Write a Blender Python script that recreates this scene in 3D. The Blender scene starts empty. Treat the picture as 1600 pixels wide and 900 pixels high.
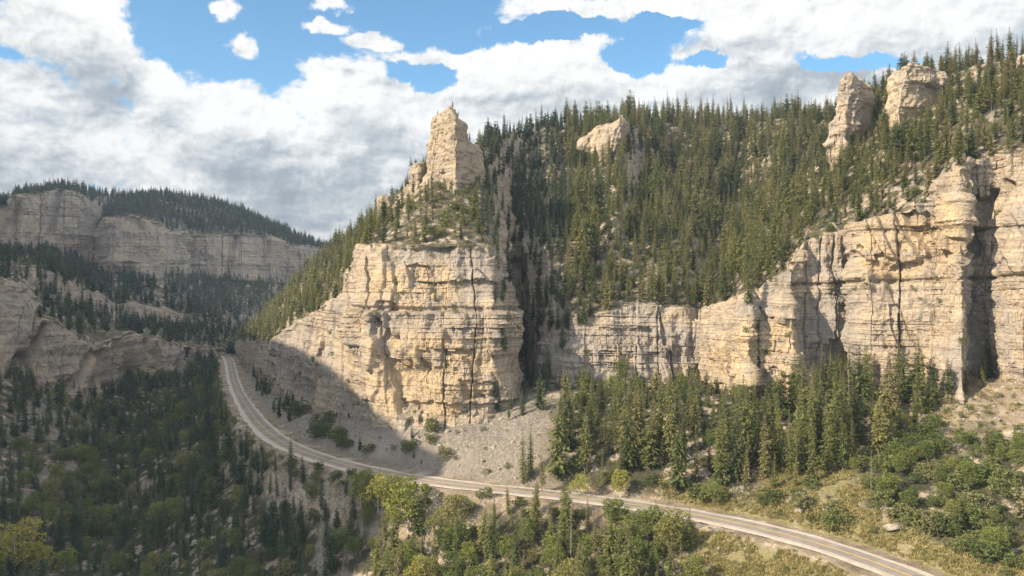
import bpy, math, random
import numpy as np
from mathutils import Vector
R = math.radians
rng = np.random.default_rng(7)
random.seed(7)
scene = bpy.context.scene
COL = scene.collection
F = 1256.0                      # focal length in pixels of the 1600 px wide photograph

# ------------------------------------------------------------------ camera
cam_d = bpy.data.cameras.new('camera')
cam_d.sensor_width = 36.0
cam_d.lens = 36.0 * F / 1600.0
cam_d.clip_end = 20000.0
cam = bpy.data.objects.new('camera', cam_d)
cam.rotation_euler = (R(90), 0, 0)
COL.objects.link(cam)
scene.camera = cam

# ------------------------------------------------------------------ light
SUN_EL, SUN_AZ = R(31), R(27)    # elevation, degrees behind due left
SUN = np.array([-math.cos(SUN_EL)*math.cos(SUN_AZ), -math.cos(SUN_EL)*math.sin(SUN_AZ), math.sin(SUN_EL)])
sd = bpy.data.lights.new('sun', 'SUN')
sd.energy = 5.0
sd.angle = R(0.5)
sd.color = (1.0, 0.84, 0.61)
so = bpy.data.objects.new('sun', sd)
so.rotation_euler = Vector(SUN.tolist()).to_track_quat('Z', 'Y').to_euler()
so.location = (-200, -100, 300)
COL.objects.link(so)
scene.view_settings.view_transform = 'Standard'
scene.view_settings.look = 'None'
scene.view_settings.gamma = 1.0
scene.view_settings.use_curve_mapping = False
scene.view_settings.exposure = 1.02
scene.cycles.max_bounces = 4
scene.cycles.diffuse_bounces = 2
scene.cycles.glossy_bounces = 1
scene.cycles.transmission_bounces = 2
scene.cycles.transparent_max_bounces = 4
scene.cycles.volume_bounces = 0
scene.cycles.sample_clamp_indirect = 4.0
try:
    scene.cycles.use_denoising = True
except Exception:
    pass

# ------------------------------------------------------------------ node helper
class NT:
    def __init__(self, tree):
        self.t = tree; self.n = tree.nodes; self.l = tree.links
    def new(self, kind, **kw):
        nd = self.n.new(kind)
        for k, v in kw.items(): setattr(nd, k, v)
        return nd
    def link(self, a, b): self.l.new(a, b)
    def val(self, sock, v):
        if hasattr(v, 'is_linked') or isinstance(v, bpy.types.NodeSocket): self.l.new(v, sock)
        else: sock.default_value = v
    def math(self, op, a, b=0.0, c=None, clamp=False):
        nd = self.new('ShaderNodeMath', operation=op, use_clamp=clamp)
        self.val(nd.inputs[0], a); self.val(nd.inputs[1], b)
        if c is not None: self.val(nd.inputs[2], c)
        return nd.outputs[0]
    def vmath(self, op, a, b=None):
        nd = self.new('ShaderNodeVectorMath', operation=op)
        self.val(nd.inputs[0], a)
        if b is not None: self.val(nd.inputs[1], b)
        return nd.outputs['Value'] if op in ('LENGTH', 'DOT_PRODUCT') else nd.outputs['Vector']
    def noise(self, vec, scale, detail=4, rough=0.55, dist=0.0):
        nd = self.new('ShaderNodeTexNoise')
        self.l.new(vec, nd.inputs['Vector'])
        nd.inputs['Scale'].default_value = scale; nd.inputs['Detail'].default_value = detail
        nd.inputs['Roughness'].default_value = rough; nd.inputs['Distortion'].default_value = dist
        return nd.outputs['Fac']
    def ramp(self, fac, stops):
        nd = self.new('ShaderNodeValToRGB')
        el = nd.color_ramp.elements
        while len(el) < len(stops): el.new(0.5)
        for e, (p, c) in zip(el, stops):
            e.position = p; e.color = tuple(c) + (1.0,) if len(c) == 3 else c
        self.l.new(fac, nd.inputs['Fac'])
        return nd.outputs['Color']
    def mix(self, fac, a, b, mode='MIX'):
        nd = self.new('ShaderNodeMix', data_type='RGBA', blend_type=mode)
        self.val(nd.inputs[0], fac)
        for s, v in ((nd.inputs[6], a), (nd.inputs[7], b)):
            if isinstance(v, tuple) and len(v) == 3: v = v + (1.0,)
            self.val(s, v)
        return nd.outputs[2]
    def step(self, v, a, b):
        nd = self.new('ShaderNodeMapRange', interpolation_type='SMOOTHSTEP')
        self.val(nd.inputs[0], v)
        nd.inputs[1].default_value = a; nd.inputs[2].default_value = b
        return nd.outputs[0]
    def combine(self, x, y, z):
        nd = self.new('ShaderNodeCombineXYZ')
        for i, v in enumerate((x, y, z)): self.val(nd.inputs[i], v)
        return nd.outputs[0]

# ------------------------------------------------------------------ sky: Nishita air with procedural cumulus
world = bpy.data.worlds.new('World')
scene.world = world
world.use_nodes = True
world.node_tree.nodes.clear()

def azel(px, py):
    x = (px-800)/F; z = (450-py)/F
    return math.atan2(x, 1.0), math.atan2(z, math.hypot(x, 1.0))

# cloud masses as directions: (centre px, centre py, half width, half height, weight)
CLOUDS = [(150, 45, 150, 72, 1.15), (30, 230, 180, 115, 1.3), (238, 132, 60, 50, .95), (370, 195, 170, 85, 1.25), (120, 320, 420, 60, 1.3), (560, 345, 420, 70, 1.5),
          (555, 150, 120, 62, 1.25), (480, 270, 330, 115, 1.7), (840, 165, 250, 85, 1.35), (1240, 125, 340, 85, 1.15),
          (1060, 12, 280, 36, 1.1), (1420, 20, 380, 62, 1.3), (800, 84, 230, 20, .9), (398, 72, 30, 22, .8), (362, 14, 24, 16, .75), (520, 36, 34, 10, .7), (530, 4, 26, 14, .75), (575, 58, 40, 14, .7), (1200, 200, 420, 60, 1.2)]
HOLES = [(1325, 92, 95, 17, .95), (1110, 108, 55, 12, .8), (985, 108, 50, 20, .75), (885, 48, 62, 13, .7), (655, 112, 45, 22, .6), (250, 60, 60, 40, .5), (1040, 45, 40, 10, .6)]

def cloud_group():
    g = bpy.data.node_groups.new('cloud_density', 'ShaderNodeTree')
    g.interface.new_socket('Dir', in_out='INPUT', socket_type='NodeSocketVector')
    g.interface.new_socket('Density', in_out='OUTPUT', socket_type='NodeSocketFloat')
    t = NT(g)
    gi = t.new('NodeGroupInput'); go = t.new('NodeGroupOutput')
    d = gi.outputs[0]
    sp = t.new('ShaderNodeSeparateXYZ'); t.link(d, sp.inputs[0])
    az = t.math('ARCTAN2', sp.outputs[0], sp.outputs[1])
    el = t.math('ARCSINE', sp.outputs[2])
    uv = t.combine(az, el, 0.0)
    # billowing warp of the outline
    w = t.new('ShaderNodeTexNoise'); t.link(d, w.inputs['Vector'])
    w.inputs['Scale'].default_value = 8.0; w.inputs['Detail'].default_value = 6; w.inputs['Roughness'].default_value = .6
    wv = t.vmath('SUBTRACT', w.outputs['Color'], (0.5, 0.5, 0.5))
    sc = t.new('ShaderNodeVectorMath', operation='SCALE'); t.link(wv, sc.inputs[0]); sc.inputs['Scale'].default_value = 0.10
    uv = t.vmath('ADD', uv, sc.outputs[0])
    def blob(px, py, rx, ry, wt):
        a, e = azel(px, py)
        q = t.vmath('SUBTRACT', uv, (a, e, 0))
        q = t.vmath('MULTIPLY', q, (F/rx, F/ry, 0))
        L = t.vmath('LENGTH', q)
        return t.math('MULTIPLY', t.math('MULTIPLY', t.math('SUBTRACT', 1.0, L), 1.25), wt)
    cur = None
    for c in CLOUDS:
        b = blob(*c)
        cur = b if cur is None else t.math('SMOOTH_MAX', cur, b, 0.15)
    # elsewhere in the sky, out of view: broken cloud, made fuller for fill light
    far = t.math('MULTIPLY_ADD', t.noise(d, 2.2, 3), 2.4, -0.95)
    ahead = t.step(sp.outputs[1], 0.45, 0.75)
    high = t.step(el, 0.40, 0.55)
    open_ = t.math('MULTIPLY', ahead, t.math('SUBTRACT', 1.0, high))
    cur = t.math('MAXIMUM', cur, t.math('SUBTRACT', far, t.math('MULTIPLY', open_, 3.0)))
    for h in HOLES:
        b = t.math('MAXIMUM', t.math('ADD', blob(*h), 0.35), 0.0)
        cur = t.math('SUBTRACT', cur, t.math('MULTIPLY', b, 1.5))
    cur = t.math('MAXIMUM', t.math('MINIMUM', cur, 1.15), -2.5)
    # cauliflower detail, stretched a little sideways
    dv = t.vmath('MULTIPLY', d, (1.0, 1.0, 1.45))
    n1 = t.noise(dv, 10.0, 9, 0.62, 0.3)
    n2 = t.noise(dv, 30.0, 6, 0.65)
    det = t.math('MULTIPLY_ADD', n1, 2.9, -1.45)
    det = t.math('ADD', det, t.math('MULTIPLY_ADD', n2, 0.9, -0.45))
    out = t.math('ADD', cur, det)
    t.link(out, go.inputs[0])
    return g

def build_world():
    t = NT(world.node_tree)
    tc = t.new('ShaderNodeTexCoord')
    d = t.vmath('NORMALIZE', tc.outputs['Generated'])
    sky = t.new('ShaderNodeTexSky', sky_type='NISHITA')
    sky.sun_disc = False
    sky.sun_elevation = SUN_EL
    sky.sun_rotation = math.atan2(SUN[0], SUN[1])
    sky.altitude = 2200; sky.air_density = 1.0; sky.dust_density = 0.6; sky.ozone_density = 2.0
    bg = t.new('ShaderNodeBackground')
    t.link(t.mix(1.0, sky.outputs[0], (.60, .98, 1.02), 'MULTIPLY'), bg.inputs['Color']); bg.inputs['Strength'].default_value = 0.10
    g = cloud_group()
    a = t.new('ShaderNodeGroup'); a.node_tree = g; t.link(d, a.inputs[0])
    b = t.new('ShaderNodeGroup'); b.node_tree = g
    off = t.vmath('ADD', d, (-0.022, 0.0, 0.050))
    t.link(t.vmath('NORMALIZE', off), b.inputs[0])
    dens, dens2 = a.outputs[0], b.outputs[0]
    alpha = t.step(dens, -0.08, 0.34)
    # puffs: small-scale relief of the cloud lit from the upper left; grey where much cloud lies above
    def relief(scale, det, o):
        v = t.vmath('MULTIPLY', d, (1, 1, 1.4))
        return t.math('SUBTRACT', t.noise(v, scale, det, .6, .4), t.noise(t.vmath('ADD', v, o), scale, det, .6, .4))
    puff = t.math('ADD', t.math('MULTIPLY', relief(11, 6, (-.010, 0, .016)), 2.4), t.math('MULTIPLY', relief(30, 5, (-.004, 0, .006)), 1.6))
    above = t.step(dens2, -0.1, 1.55)
    lit = t.math('SUBTRACT', .98, t.math('MULTIPLY', above, .60))
    lit = t.math('ADD', lit, t.math('MULTIPLY', puff, .68))
    sp = t.new('ShaderNodeSeparateXYZ'); t.link(d, sp.inputs[0])
    def base(px, py, rx, ry, w):          # deep grey cloud base around a direction
        A, E = azel(px, py); v = np.array([math.sin(A)*math.cos(E), math.cos(A)*math.cos(E), math.sin(E)])
        q = t.vmath('MULTIPLY', t.vmath('SUBTRACT', d, tuple(v)), (F/rx, F/rx, F/ry))
        return t.math('MULTIPLY', t.math('SUBTRACT', 1.0, t.step(t.vmath('LENGTH', q), .25, 1.3)), w)
    for bb in ((500, 285, 240, 75, .28), (60, 265, 190, 45, .12), (900, 160, 260, 35, .22), (1230, 140, 200, 40, .25)):
        lit = t.math('SUBTRACT', lit, base(*bb))
    big = t.noise(t.vmath('MULTIPLY', d, (1, 1, 1.8)), 4.2, 3, 0.5)
    lit = t.math('ADD', lit, t.math('MULTIPLY_ADD', big, .8, -0.36), clamp=True)
    col = t.ramp(lit, [(0.0, (.30, .35, .39)), (.3, (.43, .47, .505)), (.6, (.66, .68, .695)), (.85, (.88, .875, .855)), (1.0, (.97, .955, .93))])
    low = t.math('SUBTRACT', 1.0, t.step(sp.outputs[2], 0.03, 0.115))
    pale = t.noise(t.vmath('MULTIPLY', d, (3, 3, 26)), 2.0, 4)
    col = t.mix(t.math('MULTIPLY', low, t.step(pale, 0.38, 0.62)), col, (.83, .79, .72))
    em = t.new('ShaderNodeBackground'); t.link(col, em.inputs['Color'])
    # unseen cloud overhead and behind the eye, brightened to add fill to the shade
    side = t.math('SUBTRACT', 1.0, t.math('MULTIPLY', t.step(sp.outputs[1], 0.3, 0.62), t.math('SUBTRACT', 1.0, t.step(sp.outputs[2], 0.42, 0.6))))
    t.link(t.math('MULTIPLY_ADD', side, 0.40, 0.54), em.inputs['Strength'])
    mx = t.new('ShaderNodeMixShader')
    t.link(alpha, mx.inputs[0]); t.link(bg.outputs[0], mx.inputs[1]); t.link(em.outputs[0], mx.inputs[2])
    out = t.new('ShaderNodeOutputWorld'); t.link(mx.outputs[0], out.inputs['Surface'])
build_world()
world.cycles.sampling_method = 'MANUAL'
world.cycles.sample_map_resolution = 512

# ------------------------------------------------------------------ numpy helpers
def P(px, py, Y):
    return np.array([(px-800)/F*Y, Y, (450-py)/F*Y])

def proj(p):
    y = np.maximum(p[..., 1], 1e-3)
    return 800 + F*p[..., 0]/y, 450 - F*p[..., 2]/y

def ss(x, a, b):
    t = np.clip((x-a)/(b-a), 0, 1); return t*t*(3-2*t)

def _h(ix, iy, iz, seed):
    h = (ix*np.uint32(374761393) + iy*np.uint32(668265263) + iz*np.uint32(2147483647 & 1274126177) + np.uint32(seed)*np.uint32(2654435761 & 0xffffffff))
    h ^= h >> np.uint32(13); h *= np.uint32(1274126177); h ^= h >> np.uint32(16); h *= np.uint32(2246822519); h ^= h >> np.uint32(15)
    return h

def rnd(i, seed=0, j=None, k=None):
    i = np.asarray(i).astype(np.int64).astype(np.uint32)
    j = np.zeros_like(i) if j is None else np.asarray(j).astype(np.int64).astype(np.uint32)
    k = np.zeros_like(i) if k is None else np.asarray(k).astype(np.int64).astype(np.uint32)
    return _h(i, j, k, seed).astype(np.float32) / np.float32(4294967295.0)

def noise3(p, scale, seed=0):
    """value-gradient noise of points p (N,3), about -1..1"""
    q = np.asarray(p, dtype=np.float32) / np.asarray(scale, dtype=np.float32)
    i = np.floor(q); f = q - i
    u = f*f*f*(f*(f*6-15)+10)
    i = i.astype(np.int64).astype(np.uint32)
    out = 0
    for dx in (0, 1):
        for dy in (0, 1):
            for dz in (0, 1):
                h = _h(i[:, 0]+np.uint32(dx), i[:, 1]+np.uint32(dy), i[:, 2]+np.uint32(dz), seed)
                gx = (h & np.uint32(1023)).astype(np.float32)/511.5-1
                gy = ((h >> np.uint32(10)) & np.uint32(1023)).astype(np.float32)/511.5-1
                gz = ((h >> np.uint32(20)) & np.uint32(1023)).astype(np.float32)/511.5-1
                v = gx*(f[:, 0]-dx)+gy*(f[:, 1]-dy)+gz*(f[:, 2]-dz)
                w = (u[:, 0] if dx else 1-u[:, 0])*(u[:, 1] if dy else 1-u[:, 1])*(u[:, 2] if dz else 1-u[:, 2])
                out = out + w*v
    return out*1.3

def fbm(p, scale, octv=4, seed=0, gain=0.5):
    out = 0; a = 1.0; s = np.asarray(scale, dtype=np.float32)
    for o in range(octv):
        out = out + a*noise3(p, s, seed+o*17); a *= gain; s = s*0.5
    return out

LR = np.random.default_rng(3)
def layer_table(tmin, tmax, n, seed, z0=-140):
    r = np.random.default_rng(seed)
    th = tmin + (tmax-tmin)*r.random(n)**2
    return z0+np.cumsum(th), r.random(n)*2-1
LAY = [layer_table(2.0, 11.0, 120, 5), layer_table(.8, 3.2, 400, 6), layer_table(.3, 1.1, 900, 9)]
def layered(z, k):
    b, v = LAY[k]
    i = np.clip(np.searchsorted(b, z), 0, len(v)-1)
    return v[i].astype(np.float32), i

COLB = [layer_table(4.0, 15.0, 400, 15, -300), layer_table(1.2, 5.0, 1200, 16, -300)]
def columns(s, k):
    b, v = COLB[k]
    i = np.clip(np.searchsorted(b, s), 1, len(v)-1)
    d = np.minimum(s-b[i-1], b[i]-s)
    return i, d

def rock_offset(p, s, amp=1.0, seed=0):
    """outward offset of a bedded, jointed limestone face at points p, s = metres along the face"""
    z = p[:, 2] + 1.6*noise3(p, 55, 31+seed) + 0.35*noise3(p, 9, 32+seed)
    sw = s + 1.6*noise3(p*[1, 1, .35], 14, 33+seed) + .5*noise3(p, 4, 38+seed)
    L0, i0 = layered(z, 0); L1, i1 = layered(z, 1); L2, i2 = layered(z, 2)
    hard = .45 + .9*ss(noise3(p, 26, 34+seed), -.3, .5)
    c0, d0 = columns(sw, 0); c1, d1 = columns(sw+3.1*rnd(i0, 77), 1)
    o = 1.0*L0*hard*(1-.45*ss(p[:, 0], 52, 66)*(seed == 0)) + .46*L1*hard + .38*L2*(.6+.8*ss(noise3(p, 7, 39+seed), -.4, .4))
    mass = ss(noise3(p, (22, 22, 16), 51+seed), -.15, .35)      # 1 where the face is broken up, 0 where it is one blank wall
    o = o*(.35+.65*mass)
    o += 3.6*(rnd(c0, 41, i0//6)-.5)*(.5+.5*mass) + 1.5*(rnd(c1, 43, i0)-.5)*mass
    o += .6*(rnd(np.floor(sw/1.1), 44, i1)-.5)*ss(noise3(p, 12, 35+seed), 0, .5)*mass
    fl = np.where(seed == 0, .35+.65*ss(p[:, 0], 52, 66), .5)      # the eastern wall is fluted, the buttress bedded
    o *= 1-.40*fl
    o += fl*(2.3*noise3(p*[1, 1, .13], 6.5, 52+seed)+1.25*noise3(p*[1, 1, .16], 2.6, 53+seed)+.5*noise3(p*[1, 1, .25], 1.1, 54+seed))
    o += .42*(rnd(np.floor(sw/.8), 48, i2)-.5)*(.25+.75*mass)
    o -= 1.6*np.exp(-(d0/.30)**2)*ss(rnd(c0, 45), .55, .7) + .35*np.exp(-(d1/.2)**2)*mass*(rnd(c1, 46, i0) > .5)
    o += 3.4*noise3(p*[1, 1, .45], 30, 36+seed) + 1.9*fbm(p, 11, 3, 37+seed) + .35*fbm(p, 1.8, 2, 47+seed)
    return o*amp

def make_mesh(name, verts, faces, mat=None, smooth=True, attrs=None):
    me = bpy.data.meshes.new(name)
    verts = np.ascontiguousarray(verts, dtype=np.float32)
    faces = np.ascontiguousarray(faces, dtype=np.int32)
    n, m, k = len(verts), len(faces), faces.shape[1]
    me.vertices.add(n); me.vertices.foreach_set('co', verts.ravel())
    me.loops.add(m*k); me.loops.foreach_set('vertex_index', faces.ravel())
    me.polygons.add(m)
    me.polygons.foreach_set('loop_start', np.arange(0, m*k, k, dtype=np.int32))
    me.polygons.foreach_set('loop_total', np.full(m, k, dtype=np.int32))
    me.polygons.foreach_set('use_smooth', np.full(m, smooth, dtype=bool))
    for an, av in (attrs or {}).items():
        a = me.attributes.new(an, 'FLOAT', 'POINT'); a.data.foreach_set('value', np.ascontiguousarray(av, dtype=np.float32))
    me.update(calc_edges=True)
    if mat: me.materials.append(mat)
    return me

def link_obj(name, me, parent=None, loc=None, kind=None, label=None, cat=None, group=None):
    o = bpy.data.objects.new(name, me); COL.objects.link(o)
    if parent: o.parent = parent
    if loc is not None: o.location = loc
    if kind: o['kind'] = kind
    if label: o['label'] = label
    if cat: o['category'] = cat
    if group: o['group'] = group
    return o

def grid_faces(nu, nv, flip=False):
    i = np.arange(nu-1)[:, None]*nv + np.arange(nv-1)[None, :]
    i = i.ravel()
    f = np.stack([i, i+nv, i+nv+1, i+1], 1)
    return f[:, ::-1] if flip else f

def grid_normals(g):
    du = np.gradient(g, axis=0); dv = np.gradient(g, axis=1)
    n = np.cross(du, dv); n /= np.maximum(np.linalg.norm(n, axis=2, keepdims=True), 1e-6)
    return n

def smooth_axis(a, k, axis):
    if k < 1: return a
    ker = np.hanning(2*k+3)[1:-1]; ker /= ker.sum()
    pad = [(0, 0)]*a.ndim; pad[axis] = (k, k)
    b = np.pad(a, pad, mode='edge'); out = 0
    n = a.shape[axis]
    for i, w in enumerate(ker):
        sl = [slice(None)]*a.ndim; sl[axis] = slice(i, i+n)
        out = out + w*b[tuple(sl)]
    return out

# ------------------------------------------------------------------ materials of the land
def terrain_material():
    m = bpy.data.materials.new('canyon_rock_and_soil'); m.use_nodes = True
    m.node_tree.nodes.clear(); t = NT(m.node_tree)
    geo = t.new('ShaderNodeNewGeometry')
    pos = geo.outputs['Position']
    nz = t.new('ShaderNodeSeparateXYZ'); t.link(geo.outputs['Normal'], nz.inputs[0])
    def attr(n):
        a = t.new('ShaderNodeAttribute', attribute_name=n); return a.outputs['Fac']
    rock_a, veg_a, grav_a, ochre_a, grey_a = attr('rock'), attr('veg'), attr('scree'), attr('ochre'), attr('grey')
    warp = t.new('ShaderNodeTexNoise'); t.link(pos, warp.inputs['Vector']); warp.inputs['Scale'].default_value = .05
    wz = t.vmath('ADD', pos, t.vmath('MULTIPLY', t.vmath('SUBTRACT', warp.outputs['Color'], (.5, .5, .5)), (0, 0, 5)))
    beds = t.noise(t.vmath('MULTIPLY', wz, (.012, .012, .42)), 1.0, 3, .6)
    fine = t.noise(t.vmath('MULTIPLY', wz, (.10, .10, 2.6)), 1.0, 4, .65)
    patch = t.noise(pos, .05, 4, .6, .6)
    patch2 = t.noise(pos, .17, 4, .6, .3)
    streak = t.noise(t.vmath('MULTIPLY', pos, (.42, .42, .03)), 1.0, 4, .6)
    grain = t.noise(pos, 1.3, 5, .7)
    c = t.ramp(beds, [(.30, (.285, .24, .20)), (.42, (.46, .38, .29)), (.50, (.34, .285, .24)), (.58, (.50, .41, .305)), (.72, (.36, .305, .255))])
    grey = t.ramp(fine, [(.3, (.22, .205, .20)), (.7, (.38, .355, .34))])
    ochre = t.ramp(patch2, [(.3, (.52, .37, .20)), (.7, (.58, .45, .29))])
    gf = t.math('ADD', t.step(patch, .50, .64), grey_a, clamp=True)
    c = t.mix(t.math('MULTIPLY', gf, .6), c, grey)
    of = t.math('MULTIPLY', t.math('ADD', t.math('MULTIPLY', t.step(patch, .50, .36), .5), ochre_a, clamp=True), t.step(patch2, .34, .58))
    c = t.mix(t.math('MULTIPLY', of, .8), c, ochre)
    c = t.mix(t.math('MULTIPLY', t.step(fine, .54, .68), .42), c, (.215, .185, .165))
    st = t.math('MULTIPLY', t.step(streak, .54, .72), t.step(patch2, .40, .60))
    c = t.mix(t.math('MULTIPLY', st, .7), c, (.17, .15, .14))
    c = t.mix(t.math('MULTIPLY', t.step(grain, .53, .68), .6), c, (.165, .14, .12))
    c = t.mix(t.math('MULTIPLY', t.step(grain, .42, .28), .28), c, (.62, .54, .43))
    # ledges and slopes: soil, scree, dry grass
    s1 = t.noise(pos, .22, 5, .65); s2 = t.noise(pos, 1.1, 4, .7); s3 = t.noise(pos, .05, 3)
    soil = t.ramp(s1, [(.3, (.15, .12, .085)), (.5, (.26, .21, .155)), (.7, (.40, .335, .255))])
    scree = t.ramp(s2, [(.25, (.12, .108, .096)), (.5, (.225, .20, .175)), (.75, (.37, .33, .285))])
    grass = t.ramp(s2, [(.25, (.10, .105, .035)), (.5, (.20, .19, .07)), (.75, (.34, .30, .14))])
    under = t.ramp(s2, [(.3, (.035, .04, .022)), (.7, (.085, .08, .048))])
    g = t.mix(grav_a, soil, scree)
    g = t.mix(t.math('MULTIPLY', t.step(s2, .35, .60), t.math('MINIMUM', t.math('MULTIPLY', veg_a, 1.6), 1.0)), g, grass)
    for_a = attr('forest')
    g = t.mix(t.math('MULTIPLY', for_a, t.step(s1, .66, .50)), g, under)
    k = t.math('ADD', nz.outputs[2], t.math('MULTIPLY_ADD', s2, .3, -.15))
    flat = t.step(k, .52, .74)
    flat = t.math('MULTIPLY', flat, t.math('MULTIPLY_ADD', rock_a, -.35, 1.0))
    ex = t.step(t.math('ADD', s1, t.math('MULTIPLY', s3, .4)), .74, .84)       # rock showing through the soil
    flat = t.math('MULTIPLY', flat, t.math('SUBTRACT', 1.0, t.math('MULTIPLY', ex, t.math('SUBTRACT', 1.0, t.math('MAXIMUM', grav_a, veg_a)))))
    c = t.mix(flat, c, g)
    bs = t.new('ShaderNodeBsdfPrincipled'); t.link(c, bs.inputs['Base Color'])
    bs.inputs['Roughness'].default_value = .92
    bs.inputs['Specular IOR Level'].default_value = .15
    h = t.math('ADD', t.math('MULTIPLY', fine, .35), t.math('MULTIPLY', grain, .5))
    h = t.math('ADD', h, t.math('MULTIPLY', t.noise(t.vmath('MULTIPLY', pos, (1.6, 1.6, .22)), 1.0, 4, .65), .45))
    h = t.math('ADD', h, t.math('MULTIPLY', s2, .35))
    bp = t.new('ShaderNodeBump'); bp.inputs['Strength'].default_value = .9; bp.inputs['Distance'].default_value = 1.6
    t.link(h, bp.inputs['Height']); t.link(bp.outputs[0], bs.inputs['Normal'])
    o = t.new('ShaderNodeOutputMaterial'); t.link(bs.outputs[0], o.inputs['Surface'])
    return m
M_TERR = terrain_material()

def simple_mat(name, stops, scale=1.0, rough=.9, bump=0.0, coord='pos', stretch=(1, 1, 1), random_tint=None, trans=0.0):
    m = bpy.data.materials.new(name); m.use_nodes = True
    m.node_tree.nodes.clear(); t = NT(m.node_tree)
    if coord == 'pos':
        v = t.new('ShaderNodeNewGeometry').outputs['Position']
    else:
        v = t.new('ShaderNodeTexCoord').outputs['Object']
    v = t.vmath('MULTIPLY', v, stretch)
    n = t.noise(v, scale, 4, .6)
    if random_tint:
        oi = t.new('ShaderNodeObjectInfo')
        c = t.ramp(oi.outputs['Random'], random_tint)
        br = t.ramp(n, stops)
        c = t.mix(1.0, c, br, 'MULTIPLY')
    else:
        c = t.ramp(n, stops)
    bs = t.new('ShaderNodeBsdfPrincipled'); t.link(c, bs.inputs['Base Color'])
    bs.inputs['Roughness'].default_value = rough; bs.inputs['Specular IOR Level'].default_value = .12
    if bump:
        bp = t.new('ShaderNodeBump'); bp.inputs['Strength'].default_value = .8; bp.inputs['Distance'].default_value = bump
        t.link(n, bp.inputs['Height']); t.link(bp.outputs[0], bs.inputs['Normal'])
    sh = bs.outputs[0]
    if trans:
        tr = t.new('ShaderNodeBsdfTranslucent'); t.link(c, tr.inputs['Color'])
        mx = t.new('ShaderNodeMixShader'); mx.inputs[0].default_value = trans
        t.link(sh, mx.inputs[1]); t.link(tr.outputs[0], mx.inputs[2]); sh = mx.outputs[0]
    o = t.new('ShaderNodeOutputMaterial'); t.link(sh, o.inputs['Surface'])
    return m
# ------------------------------------------------------------------ road line in plan (level, 53 m below the eye)
ZR = -53.0
ROAD_PX = [(352, 556), (358, 562), (361, 572), (364, 590), (372, 612), (386, 636), (404, 661), (428, 683), (460, 701), (510, 719), (570, 734),
           (640, 747), (720, 758), (820, 768), (900, 776), (980, 787), (1060, 799), (1140, 814), (1220, 832), (1300, 855), (1370, 879),
           (1440, 906), (1540, 950), (1700, 1030), (2300, 1380)]
def road_line():
    q = np.array([[(px-800)/(py-450)*-ZR, F/(py-450)*-ZR] for px, py in ROAD_PX])
    d = np.r_[0, np.cumsum(np.linalg.norm(np.diff(q, axis=0), axis=1))]
    t = np.arange(0, d[-1], 2.0)
    r = np.stack([np.interp(t, d, q[:, 0]), np.interp(t, d, q[:, 1])], 1)
    return smooth_axis(r, 9, 0)
ROAD = road_line()
_rt = np.gradient(ROAD, axis=0); _rt /= np.linalg.norm(_rt, axis=1, keepdims=True)
RN = np.stack([_rt[:, 1], -_rt[:, 0]], 1)       # sideways normal

def road_dist(xy):
    """distance to the centre line and side (+ = camera side)"""
    out = np.full(len(xy), 1e9, dtype=np.float32); sd_ = np.zeros(len(xy), dtype=np.float32)
    near = (xy[:, 1] > 60) & (xy[:, 1] < 700) & (xy[:, 0] > -300) & (xy[:, 0] < 300)
    idx = np.nonzero(near)[0]
    for c in range(0, len(idx), 20000):
        ii = idx[c:c+20000]
        d2 = ((xy[ii, None, :]-ROAD[None, ::2])**2).sum(2)
        k = d2.argmin(1)*2
        dv = xy[ii]-ROAD[k]
        out[ii] = np.sqrt(np.maximum(d2.min(1)-.0, 0)); 
        # signed perpendicular distance
        sg = (dv*RN[k]).sum(1)
        al = (dv*_rt[k]).sum(1)
        out[ii] = np.where(np.abs(al) < 3.5, np.abs(sg), out[ii])
        sd_[ii] = sg
    return out, sd_

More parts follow.
